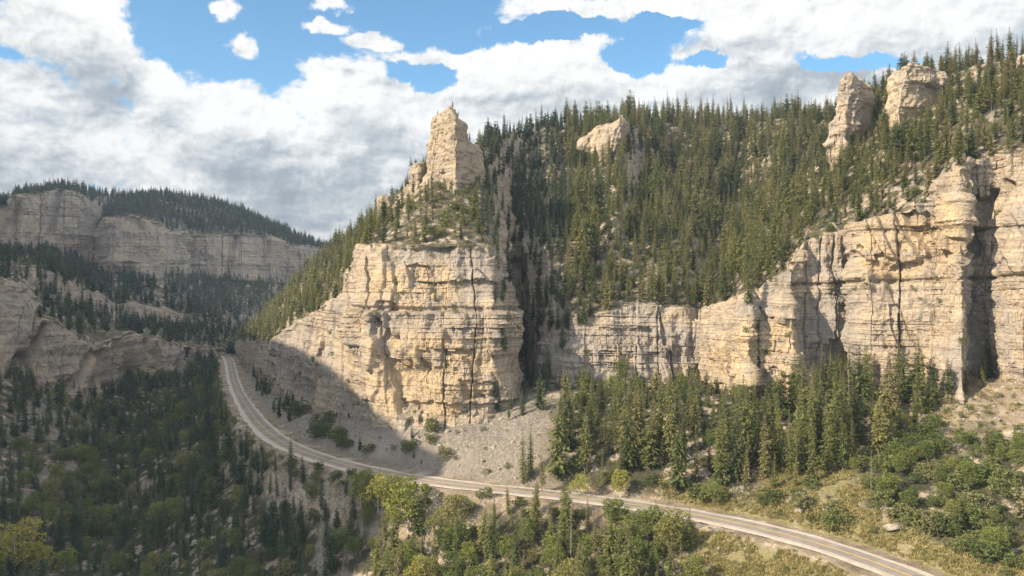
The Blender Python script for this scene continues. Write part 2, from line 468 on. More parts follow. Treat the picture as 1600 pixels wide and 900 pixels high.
# ------------------------------------------------------------------ control profiles: (px, py, depth) from foot to skyline
MAIN = [
 [(470,560,760),(470,545,762),(470,530,765),(510,500,780),(560,460,800),(620,420,820)],
 [(374,556,650),(372,547,652),(370,533,655),(405,505,660),(450,455,640),(512,395,610)],
 [(382,572,545),(378,555,540),(376,533,540),(420,502,550),(468,446,548),(540,378,530)],
 [(402,600,458),(400,565,459),(402,535,461),(440,500,470),(490,440,475),(565,356,470)],
 [(428,622,392),(427,565,396),(432,530,400),(465,488,424),(515,425,444),(590,332,455)],
 [(455,638,345),(455,555,352),(463,505,360),(495,464,386),(545,400,408),(612,315,418)],
 [(490,645,318),(490,550,326),(492,488,333),(520,452,354),(565,385,372),(630,294,380)],
 [(520,650,298),(525,540,305),(528,464,312),(540,438,332),(590,368,346),(645,274,354)],
 [(548,655,282),(545,530,288),(545,452,296),(552,428,310),(600,358,324),(655,270,336)],
 [(557,660,266),(555,480,273),(560,380,280),(576,368,290),(618,345,303),(668,275,318)],
 [(600,668,250),(595,488,260),(602,386,267),(614,362,280),(644,325,296),(684,278,314)],
 [(650,672,245),(650,486,256),(650,390,263),(660,352,279),(676,312,296),(705,280,311)],
 [(710,672,243),(712,486,254),(712,380,261),(714,346,278),(719,310,296),(730,280,311)],
 [(765,665,245),(770,488,255),(762,384,264),(757,345,281),(752,308,299),(748,276,314)],
 [(797,640,250),(799,490,262),(789,402,271),(777,350,288),(768,305,308),(758,222,385)],
 [(806,625,262),(806,490,282),(796,402,298),(786,350,316),(779,305,338),(772,214,405)],
 [(815,610,300),(812,490,330),(804,402,342),(799,350,358),(795,302,384),(796,206,425)],
 [(829,606,300),(826,490,330),(818,402,338),(813,350,354),(812,302,386),(822,202,432)],
 [(840,604,278),(836,520,286),(832,402,314),(832,350,348),(836,300,388),(850,198,440)],
 [(862,602,270),(862,510,277),(852,390,304),(862,345,342),(870,288,390),(885,194,448)],
 [(900,600,268),(900,490,275),(900,402,303),(906,350,334),(916,278,392),(935,190,452)],
 [(960,600,266),(960,484,273),(965,428,298),(962,348,316),(968,264,366),(975,184,444)],
 [(1000,600,266),(1000,478,272),(1000,445,290),(1000,362,326),(1006,280,396),(1015,186,470)],
 [(1030,600,265),(1030,476,272),(1030,457,283),(1030,365,322),(1044,284,408),(1055,187,482)],
 [(1076,598,266),(1076,480,272),(1076,470,278),(1082,378,320),(1098,290,392),(1105,186,478)],
 [(1090,602,270),(1088,500,273),(1090,482,278),(1122,400,334),(1150,306,404),(1155,190,482)],
 [(1130,614,254),(1128,500,259),(1124,474,265),(1156,398,304),(1196,302,374),(1212,186,450)],
 [(1170,628,240),(1170,500,245),(1170,460,251),(1190,392,285),(1222,295,350),(1248,188,430)],
 [(1184,630,247),(1184,500,251),(1186,455,256),(1206,388,286),(1242,292,346),(1285,188,415)],
 [(1238,627,239),(1238,500,243),(1236,415,250),(1250,355,280),(1288,265,332),(1325,175,392)],
 [(1254,620,250),(1254,500,252),(1258,374,256),(1286,324,278),(1322,245,322),(1362,160,375)],
 [(1333,612,254),(1335,480,254),(1332,355,257),(1346,304,272),(1378,215,312),(1405,125,348)],
 [(1342,615,238),(1342,480,241),(1343,348,248),(1362,298,264),(1398,205,300),(1440,118,330)],
 [(1415,622,231),(1415,480,235),(1410,332,241),(1420,284,254),(1452,196,288),(1492,112,315)],
 [(1470,630,223),(1470,480,227),(1462,316,234),(1470,268,247),(1500,176,280),(1532,102,304)],
 [(1503,634,214),(1503,480,219),(1498,264,228),(1510,234,239),(1536,156,270),(1562,96,297)],
 [(1513,604,234),(1512,450,235),(1520,252,236),(1530,228,243),(1556,146,272),(1582,92,294)],
 [(1553,584,233),(1553,430,232),(1565,246,232),(1573,218,240),(1592,142,268),(1608,90,290)],
 [(1564,590,221),(1566,430,223),(1592,242,227),(1602,210,238),(1622,132,265),(1642,84,285)],
 [(1640,606,211),(1640,430,215),(1662,228,221),(1672,198,232),(1692,122,258),(1712,72,278)],
 [(1850,606,188),(1850,430,193),(1860,205,200),(1870,175,212),(1890,100,238),(1900,30,260)],
 [(2300,606,150),(2300,400,156),(2300,155,165),(2300,125,175),(2300,60,200),(2300,-40,225)],
]
# rails: foot, top of river cliff, foot of bench cliff, its top, foot of the high cliffs, their top, skyline
WEST = [
 [(-320,600,330),(-320,400,345),(-320,398,420),(-320,380,440),(-320,360,640),(-320,290,660),(-320,270,820)],
 [(-150,595,350),(-150,430,365),(-150,425,440),(-150,402,455),(-150,392,690),(-150,315,705),(-150,300,860)],
 [(-10,590,370),(0,440,382),(-4,434,455),(-4,408,466),(2,398,740),(4,325,752),(10,318,860)],
 [(30,600,378),(34,446,392),(30,438,462),(30,410,474),(14,396,752),(16,306,766),(40,306,880)],
 [(52,616,386),(52,492,396),(60,450,472),(60,420,484),(60,394,765),(62,302,780),(72,300,890)],
 [(88,622,394),(90,508,404),(92,462,490),(92,432,500),(92,400,772),(92,292,786),(100,298,900)],
 [(118,628,404),(116,528,414),(116,478,515),(116,446,525),(122,408,780),(118,300,792),(130,302,930)],
 [(142,638,416),(150,546,426),(152,490,535),(154,456,545),(151,428,812),(149,374,842),(176,306,990)],
 [(165,630,430),(172,530,440),(176,500,570),(176,474,580),(163,428,756),(166,340,770),(196,308,1005)],
 [(200,608,462),(204,520,472),(206,508,600),(208,472,612),(210,434,740),(212,338,752),(216,306,1020)],
 [(240,596,490),(240,530,500),(238,508,630),(238,480,640),(254,434,742),(250,346,756),(236,303,1025)],
 [(262,590,505),(262,538,515),(262,510,650),(262,484,660),(266,432,772),(264,362,784),(256,303,1035)],
 [(300,574,555),(300,545,566),(300,508,680),(300,492,690),(300,434,850),(296,366,866),(300,308,1045)],
 [(345,562,620),(345,546,632),(350,506,710),(350,492,720),(370,440,862),(370,364,876),(342,318,1050)],
 [(430,560,720),(430,546,735),(430,502,790),(430,486,800),(426,442,880),(424,368,892),(400,342,1055)],
 [(460,560,800),(460,546,815),(460,502,860),(460,486,870),(440,442,940),(436,380,952),(440,358,1060)],
 [(520,560,860),(520,546,870),(520,502,900),(520,486,910),(500,442,950),(498,388,962),(500,386,1070)],
 [(640,560,900),(640,546,910),(640,502,950),(640,486,960),(620,442,1020),(618,412,1030),(620,410,1100)],
]

# scars, alcoves, pillars and undercuts of the big faces: (px, py, depth, half width m, half height m, outward m)
FEAT = [(622,585,250,4.2,13,-3.2),(640,612,250,7.5,9,-2.2),(700,560,250,9,3.0,-1.6),(712,600,249,5.5,9,1.4),(680,540,250,3,5,1.5),(750,610,248,6,3,-1.5),
        (700,640,246,22,2.2,-1.3),(600,440,262,4,9,2.0),(590,520,258,3.5,12,2.4),(655,430,262,5,5,-2.2),(700,430,262,12,2.0,1.6),(760,420,262,6,4,1.6),(780,560,248,3,14,1.2),
        (735,520,252,5,1.6,-1.2),(575,600,262,5,6,1.5),(430,570,400,9,7,1.8),(500,560,322,4,10,2.6),(470,600,345,8,6,-2),
        (1395,365,241,4.2,9.5,3.4),(1362,372,245,4.0,7,2.4),(1480,350,231,4.0,11,3.2),(1438,372,238,3.5,10,-2.6),(1532,345,230,4.6,10,-6.0),(1572,360,225,3,14,1.5),
        (1300,560,249,5,5,-1.8),(1215,470,249,4.5,7,1.6),(1220,600,243,4,4,-2.0),(1288,540,249,6,16,-.9),(1420,540,232,2.0,12,-1.8),(1450,520,228,3,9,1.6),(1395,500,235,3,10,1.2),
        (1240,400,253,5,2,1.5),(1110,560,260,2.2,10,1.5),(1140,540,253,2.2,12,1.6),(1020,560,266,3,8,-1.2),(940,560,268,7,2,1.1),(985,520,268,9,1.5,-1.1),(900,420,300,7,4,1.6),(1045,540,265,1.2,17,-2.2)]
def feature_offset(name, p):
    o = np.zeros(len(p), dtype=np.float32)
    if name != 'm':
        X, z = p[:, 0], p[:, 2]
        for px, py, Y, w_, h_, am in ((52, 550, 390, .9, 26, -7), (106, 560, 400, .8, 20, -5), (135, 580, 412, .8, 18, -4), (205, 570, 465, 2.5, 20, -3), (95, 330, 790, 3, 30, -8), (30, 350, 770, 2.5, 26, -7), (365, 400, 875, 3, 30, -8), (300, 400, 865, 3, 26, -7)):
            c = P(px, py, Y); k = np.abs(p[:, 1]-Y) < 40
            o += k*am*np.exp(-((X-c[0]-.06*(z-c[2]))/w_)**2)*(1-ss(np.abs(z-c[2]), h_*.7, h_))
        return o
    w1 = noise3(p, 7, 601)*.22; w2 = noise3(p, 3, 602)*.12
    for px, py, Y, rx, rz, am in FEAT:
        c = P(px, py, Y); near = np.nonzero((np.abs(p[:, 0]-c[0]) < rx*1.6) & (np.abs(p[:, 2]-c[2]) < rz*1.6) & (np.abs(p[:, 1]-c[1]) < 25+rx*1.5))[0]
        sk = (p[near, 0]-c[0]+.25*(p[near, 2]-c[2])*(1 if (px*7) % 3 < 1.5 else -1))
        hz = .5*(rnd(np.floor(p[near, 0]/2.2), int(px)))+.75        # stepped, angular rims
        d = np.maximum(np.abs(sk)/rx, np.abs(p[near, 2]-c[2])/(rz*hz))+w1[near]*1.6+w2[near]
        o[near] += .8*am*(1-ss(d, .86, .98))
    # the bench that cuts the buttress in two, and the cornice along the right-hand cliff
    X, z = p[:, 0], p[:, 2]
    zb = -7.6+.6*noise3(p*[1, 1, 0], 12, 603)
    inn = ss(X, -62, -54)*(1-ss(X, -1, 3))*(p[:, 1] < 300)
    o += inn*(2.9*(1-ss(z, zb-.5, zb+.3))*ss(z, zb-22, zb-6) - 1.3*np.exp(-((z-zb-.9)/.7)**2))
    zc = 1.5+(X-90)*.05+.7*noise3(p*[1, 1, 0], 14, 604)
    inn = ss(X, 78, 86)*(p[:, 1] < 300)
    o += inn*(.7*np.exp(-((z-zc-1.5)/1.2)**2) - 1.3*np.exp(-((z-zc+.7)/.5)**2))
    zc = 17.5+.7*noise3(p*[1, 1, 0], 10, 605)
    o += ss(X, 104, 112)*(p[:, 1] < 300)*(.5*np.exp(-((z-zc-1.3)/1.0)**2) - 1.2*np.exp(-((z-zc+.6)/.5)**2))
    # narrow cleft up the dark gully
    k = np.abs(X-1.2-.8*noise3(p, 9, 606))/p[:, 1]*280
    o -= (1-ss(k, 1.2, 3.2))*7.0*(p[:, 1] > 285)*ss(z, -45, -30)*(1-ss(z, 14, 24))
    return o

def sheet(name, prof, px_step, smooth_rails, tail, label, seed, rock_scale=1.0, top_shift=0, label_kind='structure'):
    S = len(prof); K = len(prof[0])
    net = np.zeros((S, K+3, 3))
    for i, st in enumerate(prof):
        for j, q in enumerate(st): net[i, j+1] = P(*q)
        net[i, 0] = net[i, 1] + [0, -1.0, -22.0]
    # behind the skyline the land rolls over and falls away
    for i in range(S):
        a = net[max(i-1, 0), K]; b = net[min(i+1, S-1), K]
        tt = b-a; nn = np.array([-tt[1], tt[0], 0.0]); nn /= np.linalg.norm(nn)+1e-9
        back = nn*tail[0]
        if name == 'm' and i > 12 and i < 19: back = np.array([.0, 14.0, 0.0]) + nn*8
        if name == 'm' and i <= 12: back = np.array([.35, .45, 0])*tail[0]*(1.0 if i < 9 else .5)
        net[i, K+1] = net[i, K] + back + [0, 0, -3.0]
        net[i, K+2] = net[i, K] + back*2.6 + [0, 0, tail[1]]
    # resample stations by length measured in photo pixels
    def lens(a, axis):
        d = np.linalg.norm(np.diff(a, axis=axis), axis=2)
        y = np.abs(a[..., 1]); 
        ym = (y[1:] + y[:-1])/2 if axis == 0 else (y[:, 1:]+y[:, :-1])/2
        return d/ym*F
    lu = lens(net[:, 1:4], 0).mean(1)
    nu = np.maximum((lu/px_step).astype(int), 4)
    wi = []
    for i in range(S-1): wi += list(i+np.arange(nu[i])/nu[i])
    wi.append(S-1); wi = np.array(wi)
    i0 = np.minimum(wi.astype(int), S-2); fr = (wi-i0)[:, None, None]
    g = net[i0]*(1-fr)+net[i0+1]*fr
    for j in range(K+3):
        k = smooth_rails[min(j, len(smooth_rails)-1)]
        g[:, j] = smooth_axis(g[:, j], k, 0)
    lv = np.median(lens(g, 1), axis=0)
    nv = np.maximum((lv/px_step*1.15).astype(int), 4)
    nv[-1] = 6; nv[-2] = 10; nv[0] = 12
    wj = []
    for j in range(K+2): wj += list(j+np.arange(nv[j])/nv[j])
    wj.append(K+2); wj = np.array(wj)
    j0 = np.minimum(wj.astype(int), K+1); fj = (wj-j0)[None, :, None]
    g = g[:, j0]*(1-fj)+g[:, j0+1]*fj
    g = smooth_axis(g, 4, 1)
    base_n = grid_normals(g)
    if base_n[..., 1].mean() > 0: base_n = -base_n
    gs = smooth_axis(smooth_axis(base_n, 6, 0), 3, 1)
    gs /= np.linalg.norm(gs, axis=2, keepdims=True)
    nu_, nv_ = g.shape[:2]
    p = g.reshape(-1, 3).copy(); n = gs.reshape(-1, 3)
    s = np.r_[0, np.cumsum(np.linalg.norm(np.diff(g[:, nv_//4, :2], axis=0), axis=1))]
    s = np.repeat(s, nv_)
    steep = 1-ss(n[:, 2], .42, .70)
    out = n*[1, 1, .15]; out /= np.maximum(np.linalg.norm(out, axis=1, keepdims=True), 1e-6)
    ro = rock_offset(p/rock_scale, s/rock_scale, 1.0, seed)*rock_scale
    # slopes: hummocks, rills and broken ledges
    lum = 2.2*fbm(p, 34, 3, 60+seed) + .55*fbm(p, 6, 3, 70+seed)
    ledge = ss(fbm(p, 28, 2, 80+seed), .05, .35)*(1-steep)
    if name == 'w': off0 = 0; ro = ro*1.25 + 4.5*noise3(p*[1, 1, .3], 38, 640) + 2.5*noise3(p*[1, 1, .5], 15, 641)
    off = ro*(steep + .55*ledge)
    off += feature_offset(name, p)*np.maximum(steep, .25)
    q = p + out*off[:, None]
    q[:, 2] += (1-steep)*lum
    if name == 'm': q[:, 1] += (1-steep)*ss(p[:, 2], 0, 22)*(p[:, 0] > -5)*7.5*(noise3(p*[1, .22, .22], 23, 650)+.4*noise3(p*[1, .3, .3], 10, 651))
    gr = q.reshape(nu_, nv_, 3)
    return gr, steep, ledge, s

def finish(name, gr, steep, ledge, attrs, label, cat=None, kind='structure', flip=None):
    nu_, nv_ = gr.shape[:2]
    f = grid_faces(nu_, nv_)
    nn = grid_normals(gr)
    if nn[..., 1].mean() > 0: f = f[:, ::-1]
    me = make_mesh(name, gr.reshape(-1, 3), f, M_TERR, False, attrs)
    me.attributes  # custom attributes carried by the mesh
    o = link_obj(name, me, kind=kind, label=label, cat=cat)
    return o

STEP = 1.1
gM, stM, leM, sM = sheet('m', MAIN, STEP, [3, 3, 6, 5, 14, 22, 26, 26, 26], (45, -60), '', 0)
gW, stW, leW, sW = sheet('w', WEST, 1.35, [3, 4, 5, 5, 5, 5, 5, 20, 20], (80, -120), '', 3, rock_scale=1.45)

def base_attrs(gr, steep, ledge, forest, ochre, grey, veg=None, scree=None):
    z = np.zeros(gr.shape[0]*gr.shape[1])
    return {'rock': steep, 'forest': forest, 'ochre': ochre, 'grey': grey, 'veg': z if veg is None else veg, 'scree': z if scree is None else scree}

pM = gM.reshape(-1, 3); pxM, pyM = proj(pM)
pW = gW.reshape(-1, 3); pxW, pyW = proj(pW)
def patchmask(p, blobs):
    """soft patches in plan and height: (centre point, radius)"""
    m = 0
    for c, r in blobs:
        m = np.maximum(m, 1-ss(np.linalg.norm((p-c)/r, axis=1)+.35*noise3(p, 9, 5), .7, 1.1))
    return m
ochM = patchmask(pM, [(P(1180, 570, 243), (24, 14, 16)), (P(1395, 390, 240), (12, 9, 11)), (P(1480, 370, 228), (6, 8, 10)), (P(640, 580, 248), (24, 12, 18)), (P(660, 450, 262), (18, 12, 9))])
greM = patchmask(pM, [(P(960, 540, 268), (36, 14, 22)), (P(1520, 520, 232), (8, 10, 22)), (P(740, 430, 262), (16, 14, 12)), (P(455, 560, 350), (40, 70, 16)), (P(1290, 520, 247), (12, 8, 20))])
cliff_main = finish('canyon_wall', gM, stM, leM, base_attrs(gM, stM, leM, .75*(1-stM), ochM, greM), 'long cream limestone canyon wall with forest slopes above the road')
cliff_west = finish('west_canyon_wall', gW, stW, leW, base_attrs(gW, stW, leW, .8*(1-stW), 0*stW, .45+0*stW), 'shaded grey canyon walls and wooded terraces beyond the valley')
# ------------------------------------------------------------------ valley ground: thin plate surface through surveyed points
G = []
for st in MAIN[1:]:
    a = P(*st[0]); G.append((a[0], a[1], a[2]+1.0))
for a, b in zip(MAIN[3:-1], MAIN[4:]):
    q = (P(*a[0])+P(*b[0]))/2; G.append((q[0]+4, q[1]+32, q[2]+1))
for st in WEST[:-3]:
    a = P(*st[0]); G.append((a[0], a[1], a[2]+1.0))
for k in range(0, len(ROAD), 7):
    G.append((ROAD[k, 0], ROAD[k, 1], ZR))
GP = [(300,612,520),(240,664,430),(178,722,362),(120,805,292),(60,925,222),(335,572,650),
      (20,600,355),(58,655,345),(95,690,330),(128,726,312),(60,760,285),(20,720,310),(-60,640,320),(0,820,262),
      (150,905,235),(300,905,222),(500,905,206),(620,905,196),(750,905,184),(880,905,175),(1000,905,167),(1250,905,157),
      (1500,655,206),(1560,628,210),(1610,610,211),(1600,690,194),(1460,690,196),(1590,840,158),(1420,668,208),(1340,700,206),(1560,760,172),(1450,800,168),(1700,760,165),
      (430,800,235),(560,800,215),(350,720,300),(330,820,245)]
G += [tuple(P(*q)) for q in GP]
G += [(-260, 120, -70), (-150, 100, -92), (-60, 60, -88), (0, 40, -86), (60, 110, -66), (140, 60, -60), (220, 60, -30), (-40, 140, -84), (30, 145, -68),
      (100, 110, -56), (-330, 250, -40), (-420, 420, -30), (300, 160, -10), (0, -100, -80), (-200, -100, -80), (250, -100, -20)]
G = np.array(G)
def tps_fit(p, lam):
    n = len(p); xy = p[:, :2]/100.0
    d2 = ((xy[:, None]-xy[None])**2).sum(2)
    K = .5*d2*np.log(d2+1e-9); K[np.arange(n), np.arange(n)] = lam
    A = np.zeros((n+3, n+3)); A[:n, :n] = K; A[:n, n] = 1; A[:n, n+1:] = xy; A[n, :n] = 1; A[n+1:, :n] = xy.T
    b = np.zeros(n+3); b[:n] = p[:, 2]
    return np.linalg.solve(A, b), xy
TW, TXY = tps_fit(G, .02)
def ground_base(xy):
    out = np.zeros(len(xy))
    for c in range(0, len(xy), 40000):
        q = xy[c:c+40000]/100.0
        d2 = ((q[:, None]-TXY[None])**2).sum(2)
        out[c:c+40000] = (.5*d2*np.log(d2+1e-9))@TW[:-3] + TW[-3] + q@TW[-2:]
    return np.clip(out, -110, 0)
def ground_z(xy, full=True):
    z = ground_base(xy)
    far = ss(xy[:, 1], 620, 760)
    z = z*(1-far) + (-60)*far
    r = np.hypot(xy[:, 0], xy[:, 1]); o = ss(r, 700, 1100); z = z*(1-o)-60*o
    q = np.stack([xy[:, 0], xy[:, 1], np.zeros(len(xy))], 1)
    z = z + 1.5*fbm(q, 24, 3, 200)*(1-o) + .40*fbm(q, 4.5, 3, 210)
    flute = noise3(q*[1, .09, 1], 2.6, 230)+.5*noise3(q*[1, .12, 1], 1.1, 231)
    z = z+flute*np.where(xy[:, 0] < 6, .30, .15+.75*ss(xy[:, 0]+.4*(xy[:, 1]-190), 92, 108))*(1-o)*(xy[:, 1] < 330)
    d, sgn = road_dist(xy)
    # graded bench under the road, fill slope on the camera side, cut on the hill side
    w = ss(d, 6.8, 19)
    rough = 1-w
    hill = sgn < 0
    tgt = ZR-.12
    bank = np.where(hill, ZR-.1+np.maximum(d-7.5, 0)*.62, ZR-.12-np.maximum(d-7.3, 0)*.55)
    z = np.where(d < 19, bank*rough+z*w, z)
    z = np.where(d < 7.0, tgt, z)
    return z

def ground_mesh():
    az_mid = np.linspace(-.66, .66, 1150)
    az = np.r_[np.linspace(-math.pi, -.68, 90), az_mid, np.linspace(.68, math.pi, 90)]
    # radial steps even in the picture for land about 50-90 m below the eye
    rr = [6.0]
    while rr[-1] < 9000:
        r = rr[-1]
        if r < 130: rr.append(r+5)
        elif r < 640: rr.append(r+max(.28, r*r/F/60*1.15 if r < 300 else r*r/F/60*.75))
        else: rr.append(r*1.05)
    rr = np.array(rr)
    A, Rr = np.meshgrid(az, rr, indexing='ij')
    # depth, not range, inside the view
    x = np.sin(A)*Rr; y = np.cos(A)*Rr
    g = np.stack([x, y, np.zeros_like(x)], 2)
    xy = g[..., :2].reshape(-1, 2)
    g[..., 2] = ground_z(xy).reshape(x.shape)
    return g
gG = ground_mesh()
pG = gG.reshape(-1, 3)
def region_attrs(p):
    px, py = proj(p)
    d, sgn = road_dist(p[:, :2])
    n = fbm(p, 22, 3, 300); n2 = fbm(p, 9, 2, 310)
    X, Y = p[:, 0], p[:, 1]
    hill = (sgn < 0)
    talus = ss(-X, -22, -4)*hill*ss(d, 6, 9) * (Y < 620)               # scree apron under the great buttress
    chute = 1-ss(np.abs(X-(2+(Y-225)*.05)), 3.0, 6.0)
    chute = chute*hill*ss(d, 7, 10)
    bare = ss(X+.4*(Y-190), 96, 112)*hill*ss(Y, 178, 194)*ss(n, -.9, -.3)
    meadow = ss(X, 34, 44)*(~hill)*ss(d, 7.5, 9.5)
    bank = (~hill)*(1-ss(d, 8, 13))
    kx = X/np.maximum(Y, 1)
    roadside = hill*ss(d, 6, 8)*np.maximum(ss(X, 34, 46)*(1-ss(d+4*n, 10, 17)), ss(kx, .29, .33)*(1-ss(kx+.03*n, .41, .45))*(1-ss(d+6*n, 34, 48)))
    screeL = ss(n, .38, .52)*(~hill)*(X < 10)*ss(d, 14, 20)
    spur = ss(-X-.50*Y, 0, 18)*ss(n2, -.2, .2)
    scree = np.clip(np.maximum.reduce([talus, chute, screeL, .6*spur]), 0, 1)
    veg = np.clip(np.maximum(meadow, roadside*.8), 0, 1)*(1-scree)
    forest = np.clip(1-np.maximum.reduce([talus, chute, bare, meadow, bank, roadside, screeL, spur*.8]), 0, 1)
    forest *= ss(d, 7, 10)
    return dict(scree=scree, veg=veg, forest=forest, rock=np.clip(bare*.5, 0, 1), ochre=0*n, grey=talus*.5), d, sgn
RA, dG, sgG = region_attrs(pG)
me = make_mesh('ground', pG, grid_faces(gG.shape[0], gG.shape[1]), M_TERR, True, RA)
nrm = grid_normals(gG[500:502, 100:102])
if nrm[0, 0, 2] < 0: me.flip_normals()
ground = link_obj('ground', me, kind='structure')
# ------------------------------------------------------------------ canyon rim left of the frame; the valley lies in its shade
def west_rim():
    edge = [(355,470,640),(380,506,555),(430,522,420),(470,528,345),(510,550,300),(548,588,272),(600,630,252),(640,668,246),(690,692,240),(730,712,235)]
    near = [(700,750,227),(600,800,208),(430,900,190),(300,1000,175)]
    pts = [np.array(v, float) for v in [(-1250, 1150, 640), (-1080, 880, 660), (-960, 640, 650), (-890, 450, 600), (-640, 470, 320)]]  # far end of the rim, added unseen and raised to shade the west cliffs
    pts += [P(*q)+SUN*330 for q in edge[:6]]
    pts += [P(*q)+SUN*(330-12*k) for k, q in enumerate(edge[6:])]
    pts += [P(*q)+SUN*275 for q in near]
    pts += [np.array(v, float) for v in [(-330, 20, 40), (-380, -60, 10), (-480, -160, -20)]]
    return np.array(pts)
RIM = west_rim()
def rim_mesh():
    d = np.r_[0, np.cumsum(np.linalg.norm(np.diff(RIM, axis=0), axis=1))]
    t = np.arange(0, d[-1], 3.0)
    r = np.stack([np.interp(t, d, RIM[:, k]) for k in range(3)], 1)
    pr = [(-1, 0), (0, .02), (.04, .35), (.16, .42), (.20, .72), (.45, .92), (.60, 1.05)]
    out = []
    for i in range(len(r)):
        h = r[i, 2]+95
        a = []
        for (dx, dz) in pr:
            a.append([r[i, 0]+max(dx, 0)*h*1.0 + (-h*2 if dx < 0 else 0), r[i, 1]+max(dx, 0)*h*.15 - (h if dx < 0 else 0), r[i, 2]-dz*h if dx >= 0 else r[i, 2]-h*.9])
        out.append(a)
    g = np.array(out)
    wj = np.concatenate([j+np.arange(n)/n for j, n in enumerate((20, 4, 14, 5, 12, 10))]+[[6]])
    j0 = np.minimum(wj.astype(int), 5); f = (wj-j0)[None, :, None]
    g = g[:, j0]*(1-f)+g[:, j0+1]*f
    p = g.reshape(-1, 3)
    k = (wj > 1.5)
    dis = rock_offset(p, np.repeat(t, g.shape[1]), 1.0, 11)*np.tile(k, g.shape[0])
    p[:, 0] += dis*.9
    p[:, 2] += 1.2*noise3(p, 14, 501)
    return g
gR = rim_mesh()
nvv = gR.shape[0]*gR.shape[1]; zz = np.zeros(nvv)
me = make_mesh('west_canyon_rim', gR.reshape(-1, 3), grid_faces(*gR.shape[:2], flip=False), M_TERR, True,
               dict(rock=zz+.8, forest=zz, ochre=zz, grey=zz, veg=zz, scree=zz))
link_obj('west_canyon_rim', me, kind='structure')

# ------------------------------------------------------------------ road
M_ASPH = simple_mat('asphalt', [(.3, (.20, .175, .155)), (.6, (.25, .22, .195)), (.8, (.30, .265, .235))], .35, .85, .02)
def wear(m):            # polished wheel paths, sealed cracks and repair patches
    t = NT(m.node_tree); bs = [x for x in m.node_tree.nodes if x.type == 'BSDF_PRINCIPLED'][0]
    old = bs.inputs['Base Color'].links[0].from_socket
    lat = t.math('ABSOLUTE', t.new('ShaderNodeAttribute', attribute_name='lat').outputs['Fac'])
    d = t.math('ABSOLUTE', t.math('SUBTRACT', t.math('ABSOLUTE', t.math('SUBTRACT', lat, .5)), .24))
    pos = t.new('ShaderNodeNewGeometry').outputs['Position']
    w = t.math('MULTIPLY', t.math('SUBTRACT', 1.0, t.step(d, .03, .17)), t.step(t.noise(pos, .12, 4), .3, .65))
    c = t.mix(t.math('MULTIPLY', w, .22), old, (.12, .105, .095))
    pt = t.step(t.noise(pos, .09, 2), .60, .62); c = t.mix(t.math('MULTIPLY', pt, .35), c, (.10, .09, .085))
    cr = t.new('ShaderNodeTexVoronoi', feature='DISTANCE_TO_EDGE'); cr.inputs['Scale'].default_value = .22; t.link(pos, cr.inputs['Vector'])
    c = t.mix(t.math('MULTIPLY', t.math('SUBTRACT', 1.0, t.step(cr.outputs['Distance'], .0, .02)), .3), c, (.07, .062, .057))
    t.link(c, bs.inputs['Base Color'])
wear(M_ASPH)
M_GRAV = simple_mat('shoulder_gravel', [(.3, (.34, .29, .235)), (.6, (.46, .395, .33)), (.8, (.54, .475, .40))], .8, .95, .05)
M_WHITE = simple_mat('white_road_paint', [(.3, (.62, .60, .56)), (.7, (.78, .76, .72))], 1.5)
M_YEL = simple_mat('yellow_road_paint', [(.3, (.50, .34, .05)), (.7, (.62, .42, .08))], 1.5)
def ribbon(name, a, b, z, mat, jag=0.0, cross=2):
    n = len(ROAD)
    tp = 1-.24*ss(ROAD[:, 1], 270, 420)
    a = a*tp; b = b*tp
    ja = jag*noise3(np.stack([ROAD[:, 0], ROAD[:, 1], np.zeros(n)], 1), 9, 71) if jag else 0
    jb = jag*noise3(np.stack([ROAD[:, 0], ROAD[:, 1], np.zeros(n)+50], 1), 7, 72) if jag else 0
    L = ROAD+RN*np.reshape(a-ja+np.zeros(n), (-1, 1)); Rr = ROAD+RN*np.reshape(b+jb+np.zeros(n), (-1, 1))
    k = np.linspace(0, 1, cross)[None, :, None]
    v = np.zeros((n, cross, 3)); v[..., :2] = L[:, None]*(1-k)+Rr[:, None]*k; v[..., 2] = z
    f = grid_faces(n, cross)
    me = make_mesh(name, v.reshape(-1, 3), f, mat, True, {'lat': np.tile(np.linspace(-1, 1, cross), n)})
    if me.polygons[0].normal.z < 0: me.flip_normals()
    return link_obj(name, me, kind='structure')
ribbon('gravel_shoulder', -4.1, 4.9, ZR+.02, M_GRAV, 1.1)
ribbon('road', -3.2, 3.2, ZR+.06, M_ASPH, cross=33)
ribbon('road_edge_line', -2.95, -2.82, ZR+.066, M_WHITE)
ribbon('road_edge_line', 2.82, 2.95, ZR+.066, M_WHITE)
ribbon('road_centre_line', -.24, -.1, ZR+.066, M_YEL)
ribbon('road_centre_line', .1, .24, ZR+.066, M_YEL)

